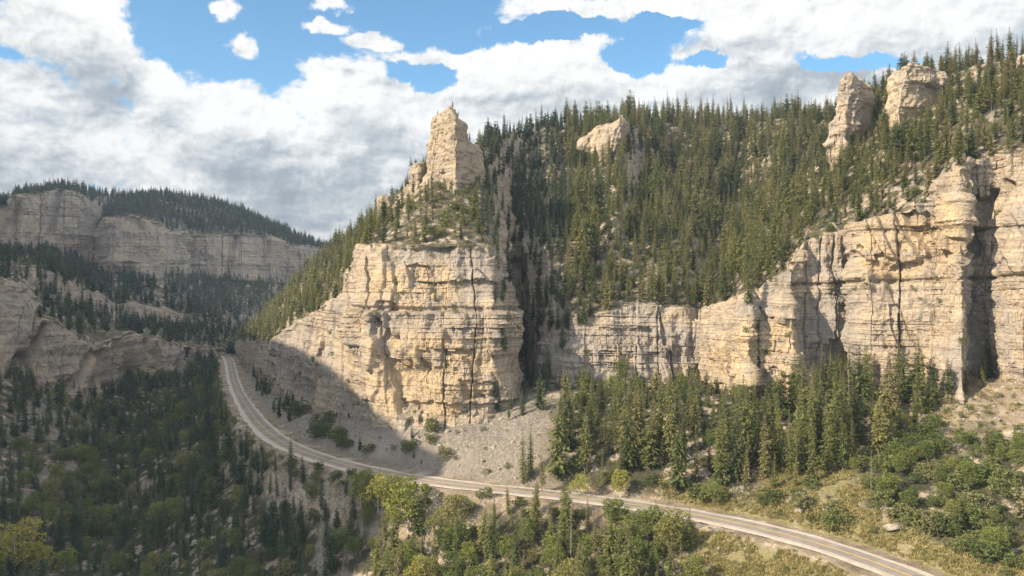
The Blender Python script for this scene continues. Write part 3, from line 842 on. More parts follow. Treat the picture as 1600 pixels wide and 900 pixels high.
# ------------------------------------------------------------------ free-standing rock: stacked rings with a prow towards the eye
BODIES = []
def rock_body(name, levels, Yf, dl, dr, db, label, seed, step=.45, scale=.8, ochre=0.0, grey=0.0, cat='rock outcrop', amp=1.0):
    """levels: (py, left px, prow px, right px) from top down; dl, dr, db = metres the left, right and back corners lie behind the prow"""
    lv = np.array(levels, float)
    zf = (450-lv[:, 0])/F*Yf
    z = np.arange(zf.min()-6, zf.max(), step)
    o = np.argsort(zf)
    f = lambda k: np.interp(z, zf[o], lv[o, k])
    XL, XF, XR = [(f(k)-800)/F for k in (1, 2, 3)]
    rings = []
    per = max(int(sum([abs(lv[:, 3]-lv[:, 1]).max()/F*Yf])*3.4/step), 40)
    for i in range(len(z)):
        c = [(XL[i]*(Yf+dl), Yf+dl), (XF[i]*Yf, Yf), (XR[i]*(Yf+dr), Yf+dr), ((XR[i]*.8+XL[i]*.2)*(Yf+db), Yf+db), ((XR[i]*.2+XL[i]*.8)*(Yf+db), Yf+db)]
        c = np.array(c+[c[0]])
        d = np.r_[0, np.cumsum(np.linalg.norm(np.diff(c, axis=0), axis=1))]
        # each corner keeps the same ring index all the way up
        idx = np.linspace(0, 5, per+1)[:-1]
        a = np.stack([np.interp(idx, range(6), c[:, k]) for k in (0, 1)], 1)
        a = np.concatenate([a[-2:], a, a[:2]]); a = (a[:-4]+2*a[1:-3]+3*a[2:-2]+2*a[3:-1]+a[4:])/9
        rings.append(np.c_[a, np.full(per, z[i])])
    g = np.array(rings)                       # z, ring
    cen = g.mean(1)
    for s_, dz in ((.72, .5), (.40, .9), (.02, 1.1)):
        g = np.concatenate([g, (cen[-1][None, None]+(g[len(z)-1:len(z)]-cen[-1])*s_+[0, 0, dz])])
    nr, nc = g.shape[:2]
    gg = np.concatenate([g, g[:, :1]], 1)
    n = grid_normals(gg)[:, :nc]
    ctr = g.mean(1, keepdims=True)
    out = (g-ctr)*[1, 1, 0]; fl = np.sign((n*out).sum(2, keepdims=True).mean()); n = n*fl
    n2 = smooth_axis(n, 3, 0); n2[..., 2] *= .2; n2 /= np.maximum(np.linalg.norm(n2, axis=2, keepdims=True), .2)
    p = g.reshape(-1, 3)
    s = np.tile(np.linspace(0, per*step*1.0, nc, endpoint=False), nr)
    off = rock_offset(p/scale, s/scale, 1.0, seed)*scale*.85*amp
    off += 2.2*scale*fbm(p, 9*scale, 3, 700+seed) + .9*scale*noise3(p, 2.6*scale, 720+seed)
    fade = np.repeat(np.r_[np.ones(len(z)), .7, .4, 0], nc)
    p = p+n2.reshape(-1, 3)*(off*fade)[:, None]
    org = np.array([ctr[0, 0, 0], ctr[0, 0, 1], z[0]])
    p = p-org
    i = np.arange(nr-1)[:, None]*nc; j = np.arange(nc)[None]; jn = (j+1) % nc
    fc = np.stack([(i+j).ravel(), (i+jn).ravel(), (i+nc+jn).ravel(), (i+nc+j).ravel()], 1)
    if fl < 0: pass
    zz = np.zeros(len(p))
    me = make_mesh(name, p, fc, M_TERR, False, dict(rock=zz+.9, forest=zz, ochre=zz+ochre, grey=zz+grey, veg=zz, scree=zz))
    BODIES.append(p+org)
    return link_obj(name, me, loc=org, label=label, cat=cat)

rock_body('rock_pinnacle', [(165,690,704,713),(170,683,706,717),(180,677,710,728),(192,674,712,733),(208,672,712,736),(213,671,712,750),(222,671,712,757),(245,670,711,760),
          (262,667,712,764),(290,658,712,770),(318,648,712,774)], 300, 11, 19, 34, 'tall cream rock pinnacle crowning the big buttress, sunlit on its left face', 21, cat='rock pinnacle', ochre=.25, scale=.62, amp=.8, step=.38)
rock_body('rock_tower', [(252,646,655,668),(258,639,652,672),(285,637,652,676),(310,634,652,680)], 318, 6, 5, 16, 'short squat rock tower leaning against the left foot of the tall pinnacle', 22, step=.4, scale=.5, cat='rock tower')
rock_body('rock_tower', [(303,596,602,610),(308,590,602,614),(330,588,602,618)], 372, 5, 4, 14, 'small dark rock knob among trees on the skyline left of the pinnacle', 23, step=.5, scale=.45, grey=.6, cat='rock tower')
rock_body('rock_outcrop', [(179,962,971,982),(188,936,972,1000),(205,912,969,1015),(222,908,966,1012),(240,920,958,998),(262,930,948,975)], 392, 14, 30, 50, 'pale triangular cliff outcrop high in the forest, bright left face and dark right face', 24, step=.55, scale=.9)
rock_body('rock_spire', [(113,1320,1329,1340),(122,1312,1332,1358),(150,1309,1328,1366),(172,1307,1323,1362),(190,1297,1323,1358),(222,1289,1321,1352),(250,1292,1314,1336),(262,1298,1308,1326)], 318, 4, 13, 28, 'narrow leaning rock spire on the right skyline with a shadowed right side', 25, step=.35, scale=.6, cat='rock spire')
rock_body('rock_outcrop', [(95,1412,1424,1448),(103,1398,1418,1476),(120,1392,1412,1486),(150,1388,1406,1476),(180,1388,1404,1456),(205,1392,1404,1440)], 296, 10, 6, 40, 'broad rounded cream outcrop near the top right with trees on its crown', 26, step=.4, scale=.7)
rock_body('rock_outcrop', [(84,1592,1604,1625),(95,1586,1600,1632),(118,1584,1598,1632)], 285, 4, 4, 20, 'pale rock outcrop cut by the right edge near the top', 28, step=.4, scale=.6)
rock_body('rock_spire', [(184,1490,1494,1498),(200,1487,1493,1499),(225,1486,1492,1500)], 272, 2, 2, 5, 'slim white rock needle in the trees above the right-hand cliff', 29, step=.3, scale=.3, cat='rock spire')
# ------------------------------------------------------------------ plants: meshes of height 1
def spray(o, d, L, w, up, droop=0.0):
    """one pointed spray: a kite from o along d (unit), length L, width w, lying across 'up'"""
    side = np.cross(d, up); side /= np.linalg.norm(side)+1e-9
    m = o+d*L*.45
    tip = o+d*L+np.array([0, 0, -droop])
    return [o, m+side*w, tip, m-side*w]

def tube(pts, rad, seg=6):
    pts = np.array(pts, float); v = []; f = []
    for i, (p, r) in enumerate(zip(pts, rad)):
        d = pts[min(i+1, len(pts)-1)]-pts[max(i-1, 0)]; d /= np.linalg.norm(d)+1e-9
        a = np.cross(d, [.3, .9, .1]); a /= np.linalg.norm(a); b = np.cross(d, a)
        for k in range(seg):
            t = 2*math.pi*k/seg; v.append(p+r*(math.cos(t)*a+math.sin(t)*b))
    for i in range(len(pts)-1):
        for k in range(seg):
            f.append([i*seg+k, i*seg+(k+1) % seg, (i+1)*seg+(k+1) % seg, (i+1)*seg+k])
    return np.array(v), np.array(f)

def conifer(seed, levels=34, per=6, segs=3, R_=.15, bare=.06, ragged=.3, lean=.01, taper=.75):
    r = np.random.default_rng(seed); q = []
    lx, ly = r.normal(0, lean, 2)
    gapaz = r.random()*6.28
    for k in range(levels):
        h = bare+(1-bare)*(k+.5*r.random())/levels
        rad = R_*(1-h)**taper*(1-ragged*r.random()) + .008
        if h < bare+.12: rad *= .55+.45*(h-bare)/.12
        n = max(3, int(per*(1 if h < .8 else .7)))
        a0 = r.random()*6.28
        for b in range(n):
            a = a0+6.283*b/n+r.normal(0, .25)
            rr = rad*(.65+.5*r.random())*(1-.35*max(0, math.cos(a-gapaz))*(h < .6))
            dz = -.25+.35*h+r.normal(0, .12)
            if h > .88: dz = .6
            d = np.array([math.cos(a), math.sin(a), dz]); d /= np.linalg.norm(d)
            o = np.array([lx*h, ly*h, h])
            for s in range(segs):
                oo = o+d*rr*(s/segs)*.9+r.normal(0, .004, 3)
                d2 = d+r.normal(0, .35, 3)*[1, 1, .5]; d2 /= np.linalg.norm(d2)
                up = np.array([0, 0, 1.0])+r.normal(0, .45, 3)
                L = rr*(.9/segs+.16)
                q.append(spray(oo, d2, L, L*(.36 if segs > 1 else .46), up, .12*rr))
    for k in range(4):
        a = 1.57*k; d = np.array([math.cos(a)*.12, math.sin(a)*.12, 1]); q.append(spray(np.array([lx, ly, .955]), d, .05, .007, np.array([math.sin(a), -math.cos(a), 0])))
    q = np.array(q).reshape(-1, 3)
    tr = tube([(0, 0, -.04), (lx*.3, ly*.3, .3), (lx*.7, ly*.7, .7), (lx, ly, .98)], [.013, .010, .006, .0015])
    return q, tr

def leafy(seed, lobes=10, leaves=110, crown_r=.26, bottom=.28, trunk_r=.016, leaf=.035, flat=1.0, limbs=5):
    r = np.random.default_rng(seed); q = []; tv = []; tf = []; base = 0
    v, f = tube([(0, 0, -.04), (.01, .01, bottom), (0, .02, .75)], [trunk_r, trunk_r*.8, trunk_r*.3]); tv.append(v); tf.append(f); base += len(v)
    for k in range(lobes):
        h = bottom+(1-bottom)*(.12+.80*(k+.5)/lobes)
        t = (h-bottom)/(1-bottom)
        rr = crown_r*math.sin(math.pi*min(max(.12+.80*t, 0), 1))**.6*(.35+.65*r.random())
        a = k*2.4+r.normal(0, .4)
        c = np.array([math.cos(a)*rr, math.sin(a)*rr, h*1.0])
        lr = crown_r*(.36+.26*r.random())*(1-.25*t)
        if k < limbs:
            v, f = tube([(0, 0, bottom*.8+.05*k), c*.5+[0, 0, bottom*.4+.03*k], c], [trunk_r*.55, trunk_r*.35, trunk_r*.12], 5)
            tv.append(v); tf.append(f+base); base += len(v)
        for i in range(leaves):
            d = r.normal(0, 1, 3); d /= np.linalg.norm(d)
            rad = lr*(.55+.5*r.random()**.5)*(1+.25*math.sin(5*d[0]+k)*math.cos(4*d[1]))
            o = c+d*rad*[1, 1, .8*flat]
            if o[2] < bottom*.5: o[2] = bottom*.5+.05*r.random()
            if o[2] > 1: o[2] = 1-.04*r.random()
            dd = d+r.normal(0, .6, 3); dd /= np.linalg.norm(dd)
            L = leaf*(.6+.8*r.random())
            q.append(spray(o, dd, L, L*.42, r.normal(0, 1, 3)))
    return np.array(q).reshape(-1, 3), (np.concatenate(tv), np.concatenate(tf))

def dead_tree(seed):
    r = np.random.default_rng(seed)
    tv, tf = tube([(0, 0, -.04), (.01, 0, .4), (.0, .01, .8), (.01, 0, 1)], [.009, .007, .004, .0015]); base = len(tv); tv = [tv]; tf = [tf]
    bv, bf, bb = [], [], 0
    for k in range(26):
        h = .2+.75*r.random(); a = r.random()*6.28; L = .10*(1.15-h)*(.5+r.random())
        v, f = tube([(0, 0, h), (math.cos(a)*L*.6, math.sin(a)*L*.6, h-.02*r.random()), (math.cos(a)*L, math.sin(a)*L, h+.02*r.normal())], [.0035, .002, .0008], 3)
        bv.append(v); bf.append(f+bb); bb += len(v)
    return (np.concatenate(bv), np.concatenate(bf)), (tv[0], tf[0])

def foliage_mat(name, tints, stops=((.3, (.70, .70, .70)), (.7, (1.3, 1.3, 1.3))), trans=.38, scale=7.0):
    return simple_mat(name, list(stops), scale, .75, 0, 'obj', (1, 1, 1), tints, trans)
TW_ = 1.0
M_NEEDLE = foliage_mat('spruce_needles', [(0, (.080, .102, .045)), (.3, (.128, .148, .056)), (.6, (.175, .185, .068)), (.85, (.225, .218, .082)), (1, (.23, .20, .11))])
M_NEEDLE_SHADE = foliage_mat('spruce_needles_shade_tint', [(0, (.050, .078, .052)), (.5, (.076, .104, .062)), (1, (.112, .135, .070))])  # same spruces, darker: the shade of their slopes is put into the needle colour
M_LEAF = foliage_mat('broad_leaves', [(0, (.095, .125, .040)), (.4, (.14, .17, .052)), (.8, (.19, .21, .065)), (1, (.24, .22, .085))], trans=.3)
M_YLEAF = foliage_mat('yellow_green_leaves', [(0, (.20, .23, .06)), (.6, (.27, .28, .07)), (1, (.34, .31, .08))], trans=.35)
M_SHRUB = foliage_mat('shrub_leaves', [(0, (.085, .11, .042)), (.4, (.125, .15, .052)), (.75, (.17, .18, .072)), (1, (.21, .19, .11))], trans=.25)
M_BARK = simple_mat('bark', [(.3, (.10, .08, .062)), (.7, (.19, .155, .125))], 9, .95, 0, 'obj')
M_DEAD = simple_mat('weathered_dead_wood', [(.3, (.17, .15, .13)), (.7, (.28, .25, .225))], 9, .95, 0, 'obj')
M_ASPENB = simple_mat('pale_bark', [(.35, (.45, .43, .38)), (.6, (.6, .58, .52))], 12, .9, 0, 'obj')

def quads(q): return np.arange(len(q)).reshape(-1, 4)
def joined(name, q, tr, mats):
    v = np.concatenate([q, tr[0]]) if not isinstance(q, tuple) else np.concatenate([q[0], tr[0]])
    fq = quads(q) if not isinstance(q, tuple) else q[1]
    n = len(q) if not isinstance(q, tuple) else len(q[0])
    f = np.concatenate([fq, tr[1]+n])
    me = make_mesh(name, v, f, mats[0], False); me.materials.append(mats[1])
    me.polygons.foreach_set('material_index', np.r_[np.zeros(len(fq), int), np.ones(len(tr[1]), int)].astype(np.int32))
    return me
def pair(nm, q, tr, mats):
    fq = quads(q) if not isinstance(q, tuple) else q[1]; v = q if not isinstance(q, tuple) else q[0]
    return make_mesh('crown' if nm is None else nm, v, fq, mats[0], False), make_mesh('trunk', tr[0], tr[1], mats[1], True)

CON = [conifer(100+i, 42, 7, 4, *a) for i, a in enumerate([(.165, .05, .35, .012, .75), (.19, .04, .42, .02, .62), (.135, .10, .45, .015, .8), (.25, .05, .45, .02, .5), (.20, .16, .5, .03, .55), (.15, .04, .25, .01, .85)])]
CON_LO = [conifer(130+i, 18, 6, 1, *a) for i, a in enumerate([(.18, .04, .35, .012, .75), (.22, .03, .42, .02, .6), (.15, .08, .45, .015, .85), (.28, .05, .45, .02, .5), (.20, .14, .5, .03, .6)])]
BRO = [leafy(200+i, lobes=13, leaves=190, crown_r=c, bottom=b, leaf=l) for i, (c, b, l) in enumerate([(.30, .22, .036), (.24, .25, .034), (.36, .18, .038), (.28, .15, .036)])]
SHR = [leafy(220+i, lobes=8, leaves=130, crown_r=.55, bottom=.03, trunk_r=.02, leaf=.095, flat=.9, limbs=4) for i in range(4)]
BRO_LO = [leafy(230+i, lobes=8, leaves=40, crown_r=.33, bottom=.12, leaf=.08, limbs=0) for i in range(3)]
SHR_LO = [leafy(240+i, lobes=5, leaves=40, crown_r=.55, bottom=.02, trunk_r=.01, leaf=.16, limbs=0) for i in range(3)]
DED = [dead_tree(250+i) for i in range(2)]

KIND = {'spruce': [pair('crown', *c, (M_NEEDLE, M_BARK)) for c in CON],
        'fir': [pair('crown', *c, (M_NEEDLE_SHADE, M_BARK)) for c in CON],
        'broad': [pair('crown', *c, (M_LEAF, M_BARK)) for c in BRO],
        'yellow': [pair('crown', *c, (M_YLEAF, M_ASPENB)) for c in BRO],
        'shrub': [pair('foliage', *c, (M_SHRUB, M_BARK)) for c in SHR],
        'dead': [pair('branches', *c, (M_DEAD, M_DEAD)) for c in DED]}
OBN = {'spruce': ('spruce_tree', 'spruce tree'), 'fir': ('spruce_tree', 'spruce tree'), 'broad': ('broadleaf_tree', 'broadleaf tree'),
       'yellow': ('yellow_leaved_tree', 'broadleaf tree'), 'shrub': ('shrub', 'shrub'), 'dead': ('dead_tree', 'dead tree')}

def plant(kind, vi, loc, h, rz, label, group=None, wide=1.0):
    nm, cat = OBN[kind]
    cr, tr = KIND[kind][vi % len(KIND[kind])]
    root = link_obj(nm, None, loc=loc, label=label, cat=cat, group=group)
    root.rotation_euler = (0, 0, rz); root.scale = (h*wide, h*wide, h)
    root.empty_display_size = .2
    link_obj(cr.name.split('.')[0], cr, parent=root)
    link_obj('trunk' if kind != 'shrub' else 'stems', tr, parent=root)
    return root

def proto_coll(name, meshes):
    c = bpy.data.collections.new(name)
    for i, m in enumerate(meshes):
        o = bpy.data.objects.new('%s_%02d' % (name, i), m); c.objects.link(o)
    return c

def instances(name, pts, scl, rot, vid, coll, label=None):
    """one object whose points carry instances (geometry nodes); pts (N,3), scl (N,3)"""
    me = bpy.data.meshes.new(name); me.vertices.add(len(pts)); me.vertices.foreach_set('co', np.ascontiguousarray(pts, dtype=np.float32).ravel())
    a = me.attributes.new('scl', 'FLOAT_VECTOR', 'POINT'); a.data.foreach_set('vector', np.ascontiguousarray(scl, dtype=np.float32).ravel())
    a = me.attributes.new('rot', 'FLOAT_VECTOR', 'POINT'); a.data.foreach_set('vector', np.ascontiguousarray(rot, dtype=np.float32).ravel())
    a = me.attributes.new('vid', 'INT', 'POINT'); a.data.foreach_set('value', np.ascontiguousarray(vid, dtype=np.int32))
    o = link_obj(name, me, kind='stuff', label=label)
    g = bpy.data.node_groups.new(name+'_scatter', 'GeometryNodeTree')
    g.interface.new_socket('Geometry', in_out='INPUT', socket_type='NodeSocketGeometry')
    g.interface.new_socket('Geometry', in_out='OUTPUT', socket_type='NodeSocketGeometry')
    n = g.nodes; l = g.links
    gi = n.new('NodeGroupInput'); go = n.new('NodeGroupOutput')
    m2p = n.new('GeometryNodeMeshToPoints'); iop = n.new('GeometryNodeInstanceOnPoints')
    ci = n.new('GeometryNodeCollectionInfo'); ci.inputs['Collection'].default_value = coll
    ci.inputs['Separate Children'].default_value = True; ci.inputs['Reset Children'].default_value = True
    def na(nm, dt):
        x = n.new('GeometryNodeInputNamedAttribute'); x.data_type = dt; x.inputs['Name'].default_value = nm; return x.outputs[0]
    l.new(gi.outputs[0], m2p.inputs['Mesh']); l.new(m2p.outputs[0], iop.inputs['Points'])
    l.new(ci.outputs[0], iop.inputs['Instance']); iop.inputs['Pick Instance'].default_value = True
    l.new(na('vid', 'INT'), iop.inputs['Instance Index']); l.new(na('scl', 'FLOAT_VECTOR'), iop.inputs['Scale'])
    l.new(na('rot', 'FLOAT_VECTOR'), iop.inputs['Rotation'])
    l.new(iop.outputs[0], go.inputs[0])
    md = o.modifiers.new('scatter', 'NODES'); md.node_group = g
    return o

# ------------------------------------------------------------------ which ground can be seen (a coarse depth buffer over the land)
ZW, ZH = 640, 360
ZB = np.full(ZW*ZH, 1e9, dtype=np.float32)
for arr in (pM, pW, pG):
    px, py = proj(arr); ok = (arr[:, 1] > 10) & (px >= 0) & (px < 1600) & (py >= 0) & (py < 900)
    k = (py[ok]/2.5).astype(int)*ZW+(px[ok]/2.5).astype(int)
    np.minimum.at(ZB, k, arr[ok, 1].astype(np.float32))
ZB = ZB.reshape(ZH, ZW)
def visible(p, tol=6.0):
    px, py = proj(p)
    x = np.clip((px/2.5).astype(int), 0, ZW-1); y = np.clip((py/2.5).astype(int), 0, ZH-1)
    return (p[:, 1] < ZB[y, x]+tol+p[:, 1]*.012)

# ------------------------------------------------------------------ scatter candidates on the land
def area_sample(gr, weight, n, r):
    du = np.diff(gr, axis=0)[:, :-1]; dv = np.diff(gr, axis=1)[:-1]
    a = np.linalg.norm(np.cross(du, dv), axis=2)
    nz = np.abs(np.cross(du, dv)[..., 2])          # plan area: trees grow by footprint
    w = (weight.reshape(gr.shape[:2])[:-1, :-1]*nz).ravel()
    cw = np.cumsum(w); k = np.searchsorted(cw, r.random(n)*cw[-1])
    nv = gr.shape[1]-1; i, j = k//nv, k % nv
    u, v = r.random(n), r.random(n)
    p = gr[i, j]+(gr[i+1, j]-gr[i, j])*u[:, None]+(gr[i, j+1]-gr[i, j])*v[:, None]
    return p, i*gr.shape[1]+j
class Spacer:
    def __init__(s, cell): s.c = cell; s.d = {}
    def try_add(s, p, r):
        cx, cy = int(p[0]//s.c), int(p[1]//s.c); m = int(r//s.c)+1
        for a in range(cx-m, cx+m+1):
            for b in range(cy-m, cy+m+1):
                for q in s.d.get((a, b), ()):
                    rr = (r+q[2])/2
                    if (p[0]-q[0])**2+(p[1]-q[1])**2 < rr*rr: return False
        s.d.setdefault((cx, cy), []).append((p[0], p[1], r)); return True
SP = Spacer(4.0)
TREES = []      # dict rows: kind, loc, h, label or None, seen px height
def add(kind, p, h, label=None, group=None, wide=1.0, vi=None):
    px, py = proj(np.array(p)); TREES.append(dict(k=kind, p=np.array(p), h=h, lab=label, grp=group, px=float(px), py=float(py), s=h/p[1]*F, w=wide, v=random.randrange(99) if vi is None else vi))

HIT = []
for arr in (pG, pM, pW):
    x, y = proj(arr); o_ = np.nonzero((arr[:, 1] > 50) & (x > -20) & (x < 1620) & (y > -20) & (y < 920))[0]
    o_ = o_[np.argsort(x[o_])]; HIT.append((arr, x[o_], y[o_], o_))
def hit(px, py):
    """the nearest land seen at a spot of the photograph"""
    best = None
    for arr, X_, Y_, o_ in HIT:
        lo, hi = np.searchsorted(X_, (px-2.3, px+2.3))
        k = lo+np.nonzero(np.abs(Y_[lo:hi]-py) < 2.3)[0]
        if len(k):
            j = o_[k[arr[o_[k], 1].argmin()]]
            if best is None or arr[j, 1] < best[1]: best = arr[j]
    return best

HERO = [
 ('spruce',1045,722,574,'tallest dark green spruce above the road, in front of the recessed grey cliff'),
 ('spruce',1032,702,588,'tall spruce standing close behind the left side of the tallest one above the road'),
 ('spruce',1280,655,536,'lone very tall thin spruce rising in front of the big sunlit right-hand cliff'),
 ('spruce',888,706,604,'tall slender spruce at the foot of the dark gully, right of the gravel chute'),
 ('spruce',912,742,636,'spruce with sunlit left side, one step nearer the road than the gully spruces'),
 ('spruce',922,680,594,'dark tall spruce at the cliff foot just right of the gully mouth'),
 ('spruce',951,712,630,'mid-height spruce standing alone below the middle of the recessed grey cliff'),
 ('spruce',989,700,592,'left one of two close tall spruces below the recessed grey cliff'),
 ('spruce',999,694,596,'right one of two close tall spruces below the recessed grey cliff'),
 ('spruce',1056,768,656,'thin spruce in front and slightly right of the tallest spruce above the road'),
 ('spruce',1084,700,602,'bushy dark spruce right of the tallest spruce, below the bright edge of the cliff'),
 ('spruce',1128,706,600,'tall spruce in front of the lower end of the bright yellow cliff'),
 ('spruce',1152,752,618,'broad tall spruce in front of the crack in the yellow cliff'),
 ('spruce',968,752,688,'small pointed spruce in the front row above the road, below the two close ones'),
 ('spruce',938,760,702,'small yellowish spruce near the roadside below the gully spruces'),
 ('spruce',869,748,624,'wide tall spruce immediately right of the gravel chute'),
 ('spruce',846,765,706,'short spruce standing in the bottom of the gravel chute by the road'),
 ('spruce',828,748,662,'right one of two yellowish spruces left of the gravel chute'),
 ('spruce',815,755,668,'left one of two yellowish spruces left of the gravel chute'),
 ('spruce',1211,722,640,'dark spruce below the grey block of the right-hand cliff'),
 ('spruce',1345,640,562,'spruce touching the foot of the right-hand cliff below its long vertical shadow'),
 ('spruce',1385,655,560,'stout spruce at the right end of the dense trees below the right-hand cliff'),
 ('spruce',1432,652,568,'last tall spruce before the bare scree on the right'),
 ('spruce',805,905,800,'tall spruce near the bottom edge below the middle of the road'),
 ('spruce',712,880,790,'pale yellowish spruce below the road, left of the bottom centre'),
 ('spruce',748,905,868,'small spruce tip cut by the bottom edge near the middle'),
 ('spruce',930,880,790,'spruce below the road in front of the low embankment'),
 ('spruce',680,470,446,'tiny spruce growing from a ledge halfway up the big buttress'),
 ('spruce',897,340,272,'tall ragged spruce alone at the upper edge of the dark gully slope'),
 ('spruce',877,545,480,'dark spruce standing on the shelf in front of the gully cliffs'),
 ('yellow',25,905,822,'bright yellow cottonwood filling the bottom left corner'),
 ('yellow',62,905,852,'second yellow cottonwood right beside the one in the bottom left corner'),
 ('yellow',104,898,856,'small round yellow tree near the bottom left corner, apart from the others'),
 ('yellow',566,792,732,'yellow-green tree at the road edge, leftmost of the bright ones below the road'),
 ('yellow',592,800,742,'yellow-green bushy tree right of the leftmost bright one below the road'),
 ('yellow',640,830,748,'largest yellow-green tree just below the road near its middle'),
 ('yellow',612,822,790,'low yellow-green bush beside a pale scree patch below the road'),
 ('yellow',968,775,733,'yellow-leaved tree standing beside the upper edge of the road'),
 ('yellow',905,772,740,'small yellow-green tree on the upper roadside left of the other roadside one'),
 ('yellow',888,905,878,'bright green round crown cut by the bottom edge right of the middle'),
 ('broad',1010,850,790,'large round green tree below the road beside the embankment'),
 ('broad',1045,870,806,'dark green round tree at the right end of the trees below the road'),
 ('broad',1115,790,752,'round olive tree by the upper road edge at the end of the spruce stand'),
 ('fir',788,548,505,'dark spruce low in the gully slot against the buttress wall'),('fir',796,505,462,'dark spruce halfway up the narrow gully slot'),
 ('fir',842,525,478,'dark spruce on the shelf at the right lip of the gully slot'),('fir',858,518,470,'second dark spruce right of the gully lip'),
 ('fir',905,505,462,'dark spruce near the right end of the shelf in the gully cliffs'),('fir',884,512,455,'tallest dark spruce on the shelf in the gully cliffs'),
 ('fir',778,640,585,'dark bushy spruce at the right foot of the buttress'),('fir',796,655,612,'dark spruce at the gully mouth beside the buttress'),
 ('fir',842,640,585,'dark spruce on the right side of the gully mouth'),('fir',856,600,545,'dark spruce against the wall right of the gully'),('fir',768,560,528,'little dark spruce clinging to the right edge of the buttress'),
 ('fir',776,470,430,'dark spruce on the rim beside the gully head, right of the buttress top'),
 ('dead',1325,650,575,'grey leafless dead tree among the trees below the right-hand cliff'),
 ('dead',890,880,790,'thin bare dead trunk below the middle of the road'),
 ('dead',1360,770,700,'bleached dead tree standing among green shrubs above the road at right'),
 ('dead',908,196,158,'bare dead trunk poking above the forest skyline'),
 ('shrub',1270,730,705,'single rounded green shrub on the dry slope above the road at right'),
]
for k, px, by, ty, lab in HERO:
    p = hit(px, by) if by < 899 else hit(px, 897)
    if p is None: continue
    h = (by-ty)/F*p[1]
    sp_ = SP.try_add(p, 1.5)
    add(k, p, h, lab, vi=len(TREES), wide=.95 if k in ('spruce',) else 1.0 if k == 'dead' else 1.25)

for px, py, Y, h, lab in [(697,168,309,3.2,'small tree on the very top of the rock pinnacle'),(706,166,312,2.6,'second small tree on top of the rock pinnacle, just right of centre'),
        (716,176,312,3.0,'dark little tree on the right shoulder of the pinnacle top'),(686,178,314,2.4,'bush-like tree on the left rim of the pinnacle top'),(735,206,314,4.0,'spruce on the right ledge of the pinnacle'),
        (648,251,325,3.2,'tree on the squat tower left of the pinnacle'),(660,249,327,3.6,'right-hand tree on the squat tower left of the pinnacle'),
        (1412,97,306,7.5,'tall spruce on the crown of the broad outcrop at top right'),(1455,97,304,6.5,'spruce right of centre on the broad outcrop crown'),(1400,110,304,5,'left spruce on the broad outcrop crown'),(1472,108,304,7,'rightmost spruce on the broad outcrop crown'),
        (1352,124,326,3.0,'small tree on the right shoulder of the leaning spire'),(966,180,402,4.5,'spruce on the tip of the triangular cliff outcrop')]:
    for B in BODIES:                     # stand it on the rock itself
        bx, by_ = proj(B); k = np.nonzero((np.abs(bx-px) < 2.2) & (np.abs(by_-py) < 26))[0]
        if len(k):
            q = B[k[B[k, 2].argmax()]]; add('spruce', q-[0, 0, .25], h, lab, wide=1.35); break

r = np.random.default_rng(12)
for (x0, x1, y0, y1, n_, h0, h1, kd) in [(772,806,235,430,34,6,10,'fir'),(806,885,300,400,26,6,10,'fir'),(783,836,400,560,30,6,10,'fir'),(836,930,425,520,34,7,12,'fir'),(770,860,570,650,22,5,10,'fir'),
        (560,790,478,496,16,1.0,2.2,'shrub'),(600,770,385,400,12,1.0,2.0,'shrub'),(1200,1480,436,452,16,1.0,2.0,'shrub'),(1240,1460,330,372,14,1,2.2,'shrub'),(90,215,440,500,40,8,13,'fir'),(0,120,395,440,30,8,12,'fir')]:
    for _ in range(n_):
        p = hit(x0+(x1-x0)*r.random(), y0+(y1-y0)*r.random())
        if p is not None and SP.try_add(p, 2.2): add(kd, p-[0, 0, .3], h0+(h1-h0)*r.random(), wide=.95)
r = np.random.default_rng(11)
def scatter(gr, weight, n, rule, maxn):
    p, idx = area_sample(gr, weight, n, r)
    px, py = proj(p)
    # keep what the picture and its surroundings need
    keep = (p[:, 1] > 60) & (px > -120) & (px < 1720) & (py > -60) & (py < 1010)
    vis = visible(p+[0, 0, 7.0], 10) | visible(p+[0, 0, 1.0], 10)
    keep &= vis
    p, idx, px, py = p[keep], idx[keep], px[keep], py[keep]
    nn1 = noise3(p, 30, 900); nn2 = noise3(p, 9, 901); nn3 = noise3(p, 17, 902)
    u = r.random((len(p), 4)); c = 0
    for i in range(len(p)):
        res = rule(p[i], px[i], py[i], idx[i], nn1[i], nn2[i], u[i])
        if res is None: continue
        k, h, spc, w = res
        if k != 'shrub': h *= .95+.45*nn3[i]+.2*(u[i][3]-.5); w *= .85+.35*((u[i][3]*7) % 1)
        if nn2[i] < -.45 and k in ('spruce', 'fir') and p[i][1] > 250: continue
        if SP.try_add(p[i], spc): add(k, p[i]-[0, 0, .15], h, wide=w); c += 1
        if c >= maxn: break
    return c

